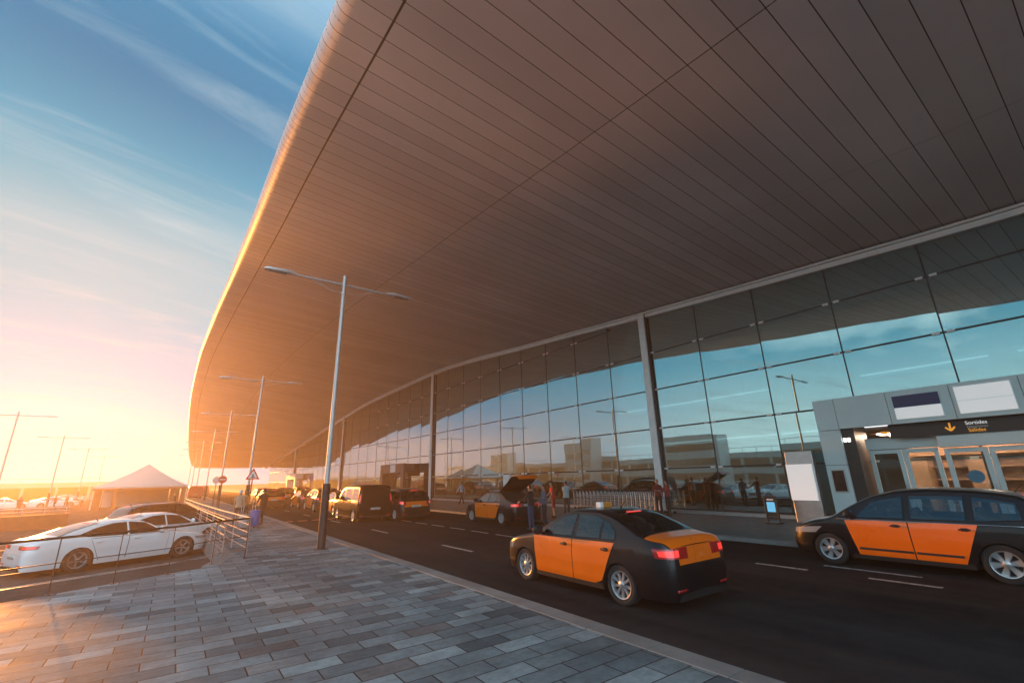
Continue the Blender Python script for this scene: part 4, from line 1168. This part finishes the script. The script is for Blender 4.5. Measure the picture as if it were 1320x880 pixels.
    if 'rails' in opt:
        bm = bmesh.new()
        for s in (1, -1): tube(bm, [c.loc(u, s*c.Y(u, c.topf(u)-.06)*.93, c.topf(u)+(.035 if 0 < k < 6 else -.02)) for k, u in enumerate([c.ws[1]+.25+i*(c.rwin[0]-c.ws[1]-.45)/6 for i in range(7)])], .018, 8)
        obj('roof_rails', bm, M['steel' if 'steelrails' in opt else 'dark_plastic'], t, 40)
    return t

SED = Car(L=4.48, W0=.853, top=[(0, .60), (.04, .68), (.25, .79), (.6, .88), (1.0, .945), (1.2, .985), (1.55, 1.19), (1.95, 1.37), (2.35, 1.45), (2.8, 1.455), (3.2, 1.39), (3.6, 1.245), (3.95, 1.115), (4.15, 1.085), (4.35, 1.06), (4.44, 1.0), (4.48, .93)],
          df=.75, ef=.55, pf=2.3, dr=.55, er=.72, pr=2.5, belt=.93, roof=1.45, tumble=.70, sill=.20, fa=.86, wb=2.6, ra=.355, rw=.315, rc=.085, lean_r=.10, lean_f=.35,
          doors=[([(1.27, .265), (2.33, .265)], [(1.20, .915), (2.33, .93)]), ([(2.35, .265), (2.88, .265), (3.06, .33)], [(2.35, .93), (2.9, .94), (3.38, .945)])],
          windows=[([(1.42, .965), (2.32, .975)], [(1.98, 1.29), (2.15, 1.335), (2.36, 1.355)]), ([(2.42, .975), (3.02, .985)], [(2.44, 1.357), (2.8, 1.355), (3.05, 1.30)]), ([(3.06, .986), (3.38, .99)], [(3.08, 1.295), (3.2, 1.25), (3.38, 1.10)])],
          ws=(1.24, 1.93, .13), rwin=(3.06, 3.93, .13), lid_top=(3.99, 4.462, .10), lid_q=1.08, lid_z=(.70, .955), top_brake=None,
          tail=([(.30, .80), (1.45, .78)], [(.22, .93), (1.45, .95)]), head=([(.25, .60), (1.05, .56)], [(.18, .72), (.95, .655)]), mirror=1.50, plate=.80, rim=(9, 'thin', 'alloy'), sign_u=2.45)
MPV = Car(L=4.55, W0=.90, top=[(0, .62), (.05, .72), (.25, .84), (.55, .935), (.85, 1.0), (1.0, 1.06), (1.4, 1.29), (1.85, 1.50), (2.3, 1.605), (2.8, 1.635), (3.5, 1.61), (4.05, 1.53), (4.22, 1.42), (4.38, 1.16), (4.48, 1.02), (4.55, .90)],
          df=.8, ef=.52, pf=2.3, dr=.45, er=.75, pr=2.6, belt=.99, roof=1.6, tumble=.73, sill=.20, fa=.88, wb=2.80, ra=.38, rw=.335, rc=.10, lean_r=.12, lean_f=.35,
          doors=[([(1.42, .27), (2.40, .27)], [(1.28, .6), (1.26, .965), (2.38, .985)]), ([(2.42, .27), (3.15, .27)], [(2.40, .985), (3.45, .99)])],
          windows=[([(1.16, 1.025), (1.42, 1.03)], [(1.40, 1.16), (1.46, 1.2)]), ([(1.5, 1.03), (2.34, 1.04)], [(1.82, 1.36), (2.36, 1.47)]), ([(2.46, 1.04), (3.30, 1.045)], [(2.48, 1.485), (3.32, 1.49)]), ([(3.42, 1.045), (4.06, 1.10)], [(3.44, 1.485), (4.02, 1.39)])],
          ws=(1.05, 1.95, .13), rwin=(4.14, 4.40, .14), lid_top=None, lid_q=1.0, lid_z=(.70, .97), top_brake=4.08,
          tail=([(.15, .88), (1.15, .80)], [(.1, 1.0), (1.1, .99)]), head=([(.10, .66), (1.0, .60)], [(.0, .80), (.9, .70)]), mirror=1.42, plate=.68, rim=(6, 'broad', 'alloy'), sign_u=2.3)
MPV.doors[0] = ([(1.44, .27), (2.40, .27)], [(1.27, .96), (2.38, .985)])
GTC = Car(L=4.92, W0=.92, top=[(0, .56), (.05, .64), (.25, .74), (.7, .84), (1.15, .90), (1.4, .945), (1.75, 1.12), (2.15, 1.31), (2.5, 1.38), (2.85, 1.385), (3.3, 1.335), (3.8, 1.215), (4.3, 1.04), (4.55, .985), (4.78, .968), (4.88, .93), (4.92, .88)],
          df=.8, ef=.55, pf=2.3, dr=.55, er=.74, pr=2.6, belt=.90, roof=1.38, tumble=.69, sill=.19, fa=.90, wb=2.82, ra=.375, rw=.335, rc=.075, lean_r=.12, lean_f=.35,
          doors=[([(1.45, .25), (2.55, .25)], [(1.40, .88), (2.52, .895)]), ([(2.57, .25), (3.22, .25)], [(2.54, .895), (3.5, .91)])],
          windows=[([(1.62, .925), (2.52, .94)], [(2.1, 1.225), (2.54, 1.285)]), ([(2.60, .94), (3.55, .965)], [(2.62, 1.285), (3.0, 1.27), (3.45, 1.155), (3.82, 1.0)])],
          ws=(1.44, 2.12, .13), rwin=(3.30, 4.24, .13), lid_top=(4.31, 4.90, .1), lid_q=1.0, lid_z=(.62, .86), top_brake=None,
          tail=([(.28, .76), (1.5, .75)], [(.25, .84), (1.5, .85)]), head=([(.2, .57), (1.1, .54)], [(.15, .66), (1.0, .63)]), mirror=1.72, plate=.50, rim=(5, 'twin', 'dark_alloy'), sign_u=2.4)
SUV = Car(L=4.65, W0=.93, top=[(0, .70), (.05, .82), (.25, .95), (.9, 1.04), (1.2, 1.09), (1.6, 1.36), (1.95, 1.54), (2.4, 1.62), (3.2, 1.62), (3.9, 1.55), (4.15, 1.45), (4.4, 1.15), (4.55, 1.02), (4.65, .9)],
          df=.7, ef=.6, pf=2.4, dr=.45, er=.78, pr=2.6, belt=1.04, roof=1.62, tumble=.74, sill=.26, fa=.9, wb=2.75, ra=.41, rw=.36, rc=.10, lean_r=.12, lean_f=.25,
          doors=[([(1.45, .30), (2.45, .30)], [(1.38, 1.0), (2.43, 1.02)]), ([(2.47, .30), (3.1, .30)], [(2.45, 1.02), (3.4, 1.03)])],
          windows=[([(1.5, 1.07), (2.4, 1.08)], [(1.95, 1.41), (2.42, 1.48)]), ([(2.5, 1.08), (3.35, 1.09)], [(2.52, 1.485), (3.3, 1.49)]), ([(3.43, 1.09), (4.0, 1.14)], [(3.42, 1.48), (3.95, 1.38)])],
          ws=(1.25, 1.98, .13), rwin=(4.06, 4.42, .14), lid_top=None, lid_q=1.0, lid_z=(.8, .95), top_brake=4.0,
          tail=([(.2, .88), (1.2, .84)], [(.15, 1.02), (1.15, 1.0)]), head=([(.15, .74), (1.0, .70)], [(.1, .86), (.95, .82)]), mirror=1.5, plate=.62, rim=(5, 'thin', 'alloy'), sign_u=2.4)
VAN = Car(L=4.75, W0=.92, top=[(0, .72), (.05, .84), (.3, .98), (.75, 1.08), (.95, 1.15), (1.3, 1.48), (1.65, 1.75), (1.95, 1.83), (2.6, 1.87), (3.8, 1.87), (4.55, 1.85), (4.68, 1.80), (4.75, 1.74)],
          df=.6, ef=.65, pf=2.4, dr=.2, er=.88, pr=2.6, belt=1.08, roof=1.86, tumble=.86, sill=.24, fa=.9, wb=2.95, ra=.38, rw=.335, rc=.09, lean_r=.06, lean_f=.2,
          doors=[([(1.35, .28), (2.2, .28)], [(1.2, 1.04), (2.2, 1.05)]), ([(2.23, .28), (3.4, .28)], [(2.23, 1.05), (3.45, 1.05)])],
          windows=[([(1.3, 1.11), (2.15, 1.12)], [(1.65, 1.55), (2.17, 1.68)]), ([(2.27, 1.12), (3.38, 1.12)], [(2.28, 1.68), (3.38, 1.68)]), ([(3.48, 1.12), (4.5, 1.12)], [(3.48, 1.68), (4.45, 1.67)])],
          ws=(.99, 1.7, .12), rwin=None, lid_top=None, lid_q=1.0, lid_z=None, top_brake=None,
          tail=([(.55, .95), (1.02, .95)], [(.55, 1.42), (1.02, 1.42)]), head=([(.15, .76), (1.0, .72)], [(.1, .92), (.9, .86)]), mirror=1.35, plate=.62, rim=(7, 'thin', 'alloy'), sign_u=2.2)

def put(c, xl, yr): return (xl+c.W0, yr+c.L/2-(c.L-c.fa-c.wb), 0)
G = 'black and orange taxis on the terminal road'
HY = pi/2
build_car('taxi', 'nearest black and orange saloon taxi seen from behind on the middle lane', 'taxi', SED, put(SED, 6.24, 5.70), HY, 'black_paint', 'orange_paint', G, ('taxi', 'noplate', 'clear'))
mpv = build_car('taxi', 'black and orange minivan taxi in front of the entrance portal', 'taxi', MPV, put(MPV, 12.4, 2.05), HY, 'black_paint', 'orange_paint', G, ('strip', 'chromeline', 'clear'))
build_car('taxi', 'black and orange taxi with its tailgate raised beside the people loading', 'taxi', SED, put(SED, 12.25, 18.0), HY, 'black_paint', 'orange_paint', G, ('open', ))
t3 = dup(mpv, put(MPV, 9.75, 24.4), HY, 'minivan taxi seen from behind just right of the black van')
van = build_car('van', 'black van seen from behind in the taxi queue', 'van', VAN, put(VAN, 7.86, 25.4), HY, 'van_paint', 'van_paint', None, ())
sed2 = build_car('taxi', 'saloon taxi just ahead of the black van', 'taxi', SED, put(SED, 8.5, 31.6), HY, 'black_paint', 'orange_paint', G, ('taxi', ))
dup(mpv, put(MPV, 8.5, 36.8), HY, 'minivan taxi directly behind the nearest lamp post base')
dup(sed2, put(SED, 8.5, 42.0), HY, 'saloon taxi left of the nearest lamp post base')
dup(mpv, put(MPV, 8.72, 54.3), HY, 'distant minivan taxi showing an orange band across its tailgate')
dup(mpv, put(MPV, 6.2, 45.0), HY, 'dim minivan taxi on the left lane behind the people with suitcases')
blk = build_car('car', 'distant black estate car beside the furthest taxi', 'car', SUV, put(SUV, 6.9, 55.0), HY, 'black_paint', 'black_paint', None, ())
dup(mpv, put(MPV, 11.6, 60.0), HY, 'distant minivan taxi in the outer lane near the blue round sign')
# parked cars
aw = math.atan2(.423, .906)
def park(c, ref_front_wheel, z=LOT):
    """a car heading along the bays whose right front wheel stands at the given point"""
    d = V((cos(aw), sin(aw), 0)); r = V((sin(aw), -cos(aw), 0))
    p = V((*ref_front_wheel, 0))-r*c.W0-d*(c.L/2-c.fa); return (p.x, p.y, z)
w1 = build_car('car', 'nearest white coupe-backed car parked behind the railing', 'car', GTC, park(GTC, (.60, 20.55)), aw, 'white_paint', 'white_paint', 'cars in the car park', ('chromeline', ))
dup(w1, park(GTC, (1.55, 23.95)), aw, 'second white car parked just beyond the nearest white one')
s1_ = build_car('car', 'black estate with roof rails parked beyond the two white cars', 'car', SUV, park(SUV, (1.7, 28.2)), aw, 'black_paint', 'black_paint', 'cars in the car park', ('rails', 'steelrails'))
for (x, y), l, src in zip([(-17.2, 88), (-12.6, 88), (-14.5, 112), (-6.5, 100)], ['leftmost far white car in the car park', 'far white car beside the second car park lamp', 'very distant white car in the car park beyond the lamps', 'far white car in front of the tent, left side'], (w1, w1, w1, w1)):
    dup(src, (x, y, LOT), .15, l)
# red service van far down the pavement
rv = build_car('red_van', 'red service van far down the pavement beside the tent', 'van', VAN, (2.6, 86, LOT+.42), pi/2+.1, 'red_paint', 'red_paint', None, ())
dup(rv, (4.3, 100, .12), HY, 'second red van, darker and farther along the pavement')

# ------------------------------------------------------------------ people
def cloth(c): return mat('cloth', c, .85, var=.25, vscale=6)
SKIN = mat('skin', (.36, .19, .13), .55); HAIR = mat('hair', (.02, .014, .011), .6); SHOE = mat('shoe', (.03, .028, .027), .6)
CL = {}
def person(label, loc, face, top, legs, h=1.74, arms=((.10, .05), (.10, .05)), stride=0, lean=0, hair=None, short=False, bald=False, sleeves=True, group='travellers outside the terminal'):
    """arms: (swing forward angle, elbow bend) per side; the figure faces +y in its own space"""
    k = h/1.75; bm = bmesh.new()
    hipz = .92; sh = V((0, lean*.5, 1.43)); 
    def P(x, y, z): return V((x, y, z))
    J = {'pel': P(0, 0, .95), 'chest': P(0, lean*.4, 1.28), 'neck': P(0, lean*.55, 1.50), 'head': P(0, lean*.62+.015, 1.635)}
    def ell(bm, c_, rx, ry, rz_):
        b2 = bmesh.new(); bmesh.ops.create_icosphere(b2, subdivisions=3, radius=1)
        for v in b2.verts: v.co = V((c_.x+v.co.x*rx, c_.y+v.co.y*ry, c_.z+v.co.z*rz_))
        merge(bm, b2)
    # torso of elliptical sections
    rg = []
    for z, rx, ry in ((.86, .150, .105), (.93, .168, .118), (1.02, .155, .108), (1.12, .145, .10), (1.25, .165, .115), (1.36, .18, .115), (1.43, .165, .09), (1.475, .09, .065), (1.50, .058, .058), (1.57, .055, .06)):
        y = lean*max(0, (z-.95))/.55*.55
        rg.append([bm.verts.new((rx*cos(2*pi*i/20), y+ry*sin(2*pi*i/20), z)) for i in range(20)])
    for i in range(len(rg)-1):
        for j in range(20): bm.faces.new((rg[i][j], rg[i][(j+1) % 20], rg[i+1][(j+1) % 20], rg[i+1][j]))
    bm.faces.new(rg[0]); bm.faces.new(rg[-1])
    hd = J['head']; ell(bm, hd, .074, .092, .112); ell(bm, hd+V((0, .012, -.055)), .055, .07, .06)
    ell(bm, hd+V((0, .098, -.012)), .013, .018, .022)
    for s in (-1, 1): ell(bm, hd+V((s*.076, -.005, -.005)), .012, .02, .03)
    for i, s in enumerate((-1, 1)):
        # leg
        f = stride*s; hip = P(s*.085, 0, .90); knee = P(s*.095, f*.22+.015, .50); ank = P(s*.10, f*.42-.02, .09+(.05 if f < 0 else 0))
        tube(bm, [hip+V((0, 0, .04)), hip*.55+knee*.45, knee, knee*.55+ank*.45+V((0, -.012, 0)), ank], [.088, .082, .06, .058, .045], 14)
        ell(bm, ank+V((0, .065, -.048)), .045, .125, .042)
        # arm
        sw, el = arms[i]; ab = .10
        shd = P(s*.185, lean*.52, 1.415); d1 = V((s*sin(ab), sin(sw), -cos(sw))).normalized(); elb = shd+d1*.28
        d2 = V((s*.05, sin(sw+el), -cos(sw+el))).normalized(); wr = elb+d2*.25
        tube(bm, [shd+V((-s*.04, 0, .01)), shd*.5+elb*.5, elb, elb*.5+wr*.5, wr], [.058, .05, .042, .038, .029], 12)
        side_ = V((1, 0, 0)); fw = d2.cross(side_).normalized()
        pc = wr+d2*.05; ell(bm, pc, .026, .042, .05)
        for q, (o, ln) in enumerate(((-.03, .066), (-.011, .078), (.010, .074), (.029, .058))):
            a = pc+fw*o+d2*.035; m_ = a+d2*ln*.6-side_*s*.006; tube(bm, [a, m_, m_+d2*ln*.4-side_*s*.018], [.0115, .0105, .009], 7)
        a = pc-fw*(-.038); tube(bm, [a, a+fw*.022+d2*.02, a+fw*.024+d2*.05], [.012, .011, .009], 7)
    for v in bm.verts: v.co *= k
    me = bpy.data.meshes.new('person'); bm.to_mesh(me); bm.free()
    tmp = bpy.data.objects.new('person', me); link(tmp)
    md = tmp.modifiers.new('r', 'REMESH'); md.mode = 'VOXEL'; md.voxel_size = .0105
    md2 = tmp.modifiers.new('s', 'SMOOTH'); md2.iterations = 3; md2.factor = .5
    dg = bpy.context.evaluated_depsgraph_get(); me2 = bpy.data.meshes.new_from_object(tmp.evaluated_get(dg))
    bpy.data.objects.remove(tmp); bpy.data.meshes.remove(me)
    o = bpy.data.objects.new('person', me2); link(o)
    me2.materials.clear()
    for m_ in (SKIN, cloth(top), cloth(legs), SHOE, hair or HAIR): me2.materials.append(m_)
    for p in me2.polygons:
        c_ = p.center/k; p.use_smooth = True; z = c_.z
        armx = abs(c_.x) > .20 and z > .6 or (abs(c_.x) > .16 and c_.y > .16 and z > .8)
        if z > 1.49:
            dy = c_.y-J['head'].y
            p.material_index = 4 if (not bald and (z > 1.69 or (dy < -.015 and z > 1.56) or (dy < .03 and z > 1.66))) else 0
        elif z < .085: p.material_index = 3
        elif armx:
            d_ = min((c_-V((s*.185, lean*.52, 1.415))).length for s in (-1, 1))
            p.material_index = 1 if d_ < (.20 if not sleeves else .50) else 0
        elif z > .93: p.material_index = 1
        elif short and z < .48: p.material_index = 0
        else: p.material_index = 2
    o.location = loc; o.rotation_euler = (0, 0, face)
    tag(o, label, 'person', group)
    return o
Z1 = .11
person('person in dark jacket and blue jeans standing at the raised taxi tailgate', (12.1, 15.55, 0), radians(15), (.012, .013, .02), (.03, .06, .12), 1.76, ((.5, .7), (.7, .6)))
person('person in grey-blue top standing just behind the one in the dark jacket', (13.15, 15.95, 0), radians(70), (.10, .13, .2), (.02, .02, .025), 1.72, ((.3, .9), (.15, .3)))
person('person in bright red shirt and red shorts on the far sidewalk', (15.5, 18.05, Z1), radians(60), (.55, .03, .025), (.22, .02, .02), 1.70, ((.2, .3), (.4, .5)), lean=.12, short=True, sleeves=False)
person('person in pale grey shirt with an arm reaching out beside the red shirt', (16.0, 17.65, Z1), radians(-60), (.34, .42, .44), (.05, .04, .04), 1.72, ((.9, .5), (1.2, .3)), sleeves=False)
person('person in light blue shirt walking along the glass front', (18.7, 32.9, Z1), radians(20), (.30, .45, .60), (.02, .02, .03), 1.72, ((.4, .4), (-.4, .3)), stride=.7)
person('person in dark red top by the white column, left of a pair', (20.1, 15.27, Z1)if False else (19.3, 14.65, Z1), radians(120), (.16, .02, .02), (.03, .02, .02), 1.70, ((.2, .5), (.1, .4)))
person('person in red and black by the white column, right of a pair', (19.4, 14.2, Z1), radians(60), (.30, .03, .03), (.02, .02, .02), 1.66, ((.6, 1.1), (.6, 1.1)))
person('person in tan top and pale cap beside the silver suitcase', (2.65, 25.6, .12), radians(-15), (.45, .28, .18), (.04, .035, .035), 1.72, ((.3, .2), (-.2, .3)), stride=.5, hair=mat('pale cap', (.6, .58, .55), .8))
person('person in black clothes with a red bag strap by the blue suitcase', (3.75, 26.3, .12), radians(30), (.03, .012, .012), (.015, .015, .018), 1.74, ((.4, .3), (.1, .3)), stride=.4)
person('person in orange top standing between the two suitcase travellers', (3.15, 28.2, .12), radians(150), (.5, .16, .05), (.03, .03, .04), 1.68, ((.2, .8), (.2, .4)))
person('person in dark clothes standing under the tent edge', (.35, 62, LOT), radians(90), (.05, .025, .02), (.03, .025, .025), 1.72)
for (px, y), l, tp, lg, a in zip([(-.1807, 72), (-.143, 76), (-.1299, 74), (-.112, 84), (-.1028, 86), (-.0981, 90), (-.088, 95), (-.121, 93)],
        ['person in dark top crossing the car park, far left', 'person in red top among the car park travellers', 'person in brown top in the middle of the car park travellers', 'person in white shirt among the car park travellers',
         'person in grey shirt near the third car park lamp', 'person in cream top near the third car park lamp', 'person in maroon top, closest to the tent of the car park travellers', 'person in pale blue top behind the car park travellers'],
        [(.06, .03, .03), (.4, .04, .03), (.2, .09, .05), (.6, .58, .55), (.3, .3, .3), (.55, .45, .35), (.2, .03, .03), (.3, .4, .5)], [(.03, .03, .04)]*8, [0, 1.2, 2.5, .4, 3, 5, 2, 4]):
    person(l, (px*y, y, LOT), a, tp, lg, 1.7, ((.3, .3), (-.2, .4)), stride=.4, group='people in the car park')

def suitcase(label, loc, rz, m, h=.66):
    t = thing('suitcase', label, 'suitcase', loc, rz, 'suitcases on the pavement')
    b = bmesh.new(); cbox(b, -.13, .13, -.22, .22, .06, h, .05)
    for k in range(5): cbox(b, -.138, .138, -.17+.08*k, -.145+.08*k, .12, h-.06, .005)
    obj('shell', b, m, t, 40)
    b = bmesh.new(); tube(b, [(-.1, -.12, h-.02), (-.1, -.12, h+.38), (-.1, .12, h+.38), (-.1, .12, h-.02)], .011, 6); obj('handle', b, M['steel'], t, 40)
    for sx in (-.09, .09):
        for sy in (-.17, .17):
            b = bmesh.new(); lathe(b, [(.005, -.015), (.03, -.015), (.03, .015), (.005, .015)], 10, 0, Matrix.Translation((sx, sy, .03)), True); obj('wheel', b, M['tyre'], t)
    return t
suitcase('large blue suitcase standing on the pavement', (3.33, 25.3, .12), .4, M['blue_case'], .78)
suitcase('silver suitcase standing on the pavement left of the blue one', (2.85, 25.1, .12), .2, M['grey_case'], .62)

# ------------------------------------------------------------------ haze
bm = bmesh.new(); box(bm, -92, 62, -110, 190, -2.6, 17.2)
m, nt_, b_ = newmat('haze'); nt_.nodes.remove(b_)
pv_ = N(nt_, 'ShaderNodeVolumePrincipled'); pv_.inputs['Color'].default_value = (1, .84, .63, 1); pv_.inputs['Density'].default_value = .0029; pv_.inputs['Anisotropy'].default_value = .62
nt_.links.new(pv_.outputs[0], nt_.nodes['Material Output'].inputs['Volume'])
tag(obj('haze', bm, m), 'warm sunlit haze hanging over the road', 'haze', kind='stuff')

# ------------------------------------------------------------------ render settings
vs = sc.view_settings; vs.view_transform = 'Standard'; vs.look = 'None'; vs.exposure = 1.32; vs.gamma = 1; vs.use_curve_mapping = False
sc.render.engine = 'CYCLES'; cy = sc.cycles
cy.use_denoising = True; cy.max_bounces = 8; cy.diffuse_bounces = 3; cy.glossy_bounces = 4; cy.transmission_bounces = 4; cy.transparent_max_bounces = 16; cy.volume_bounces = 1
cy.sample_clamp_indirect = 4; cy.caustics_reflective = False; cy.caustics_refractive = False
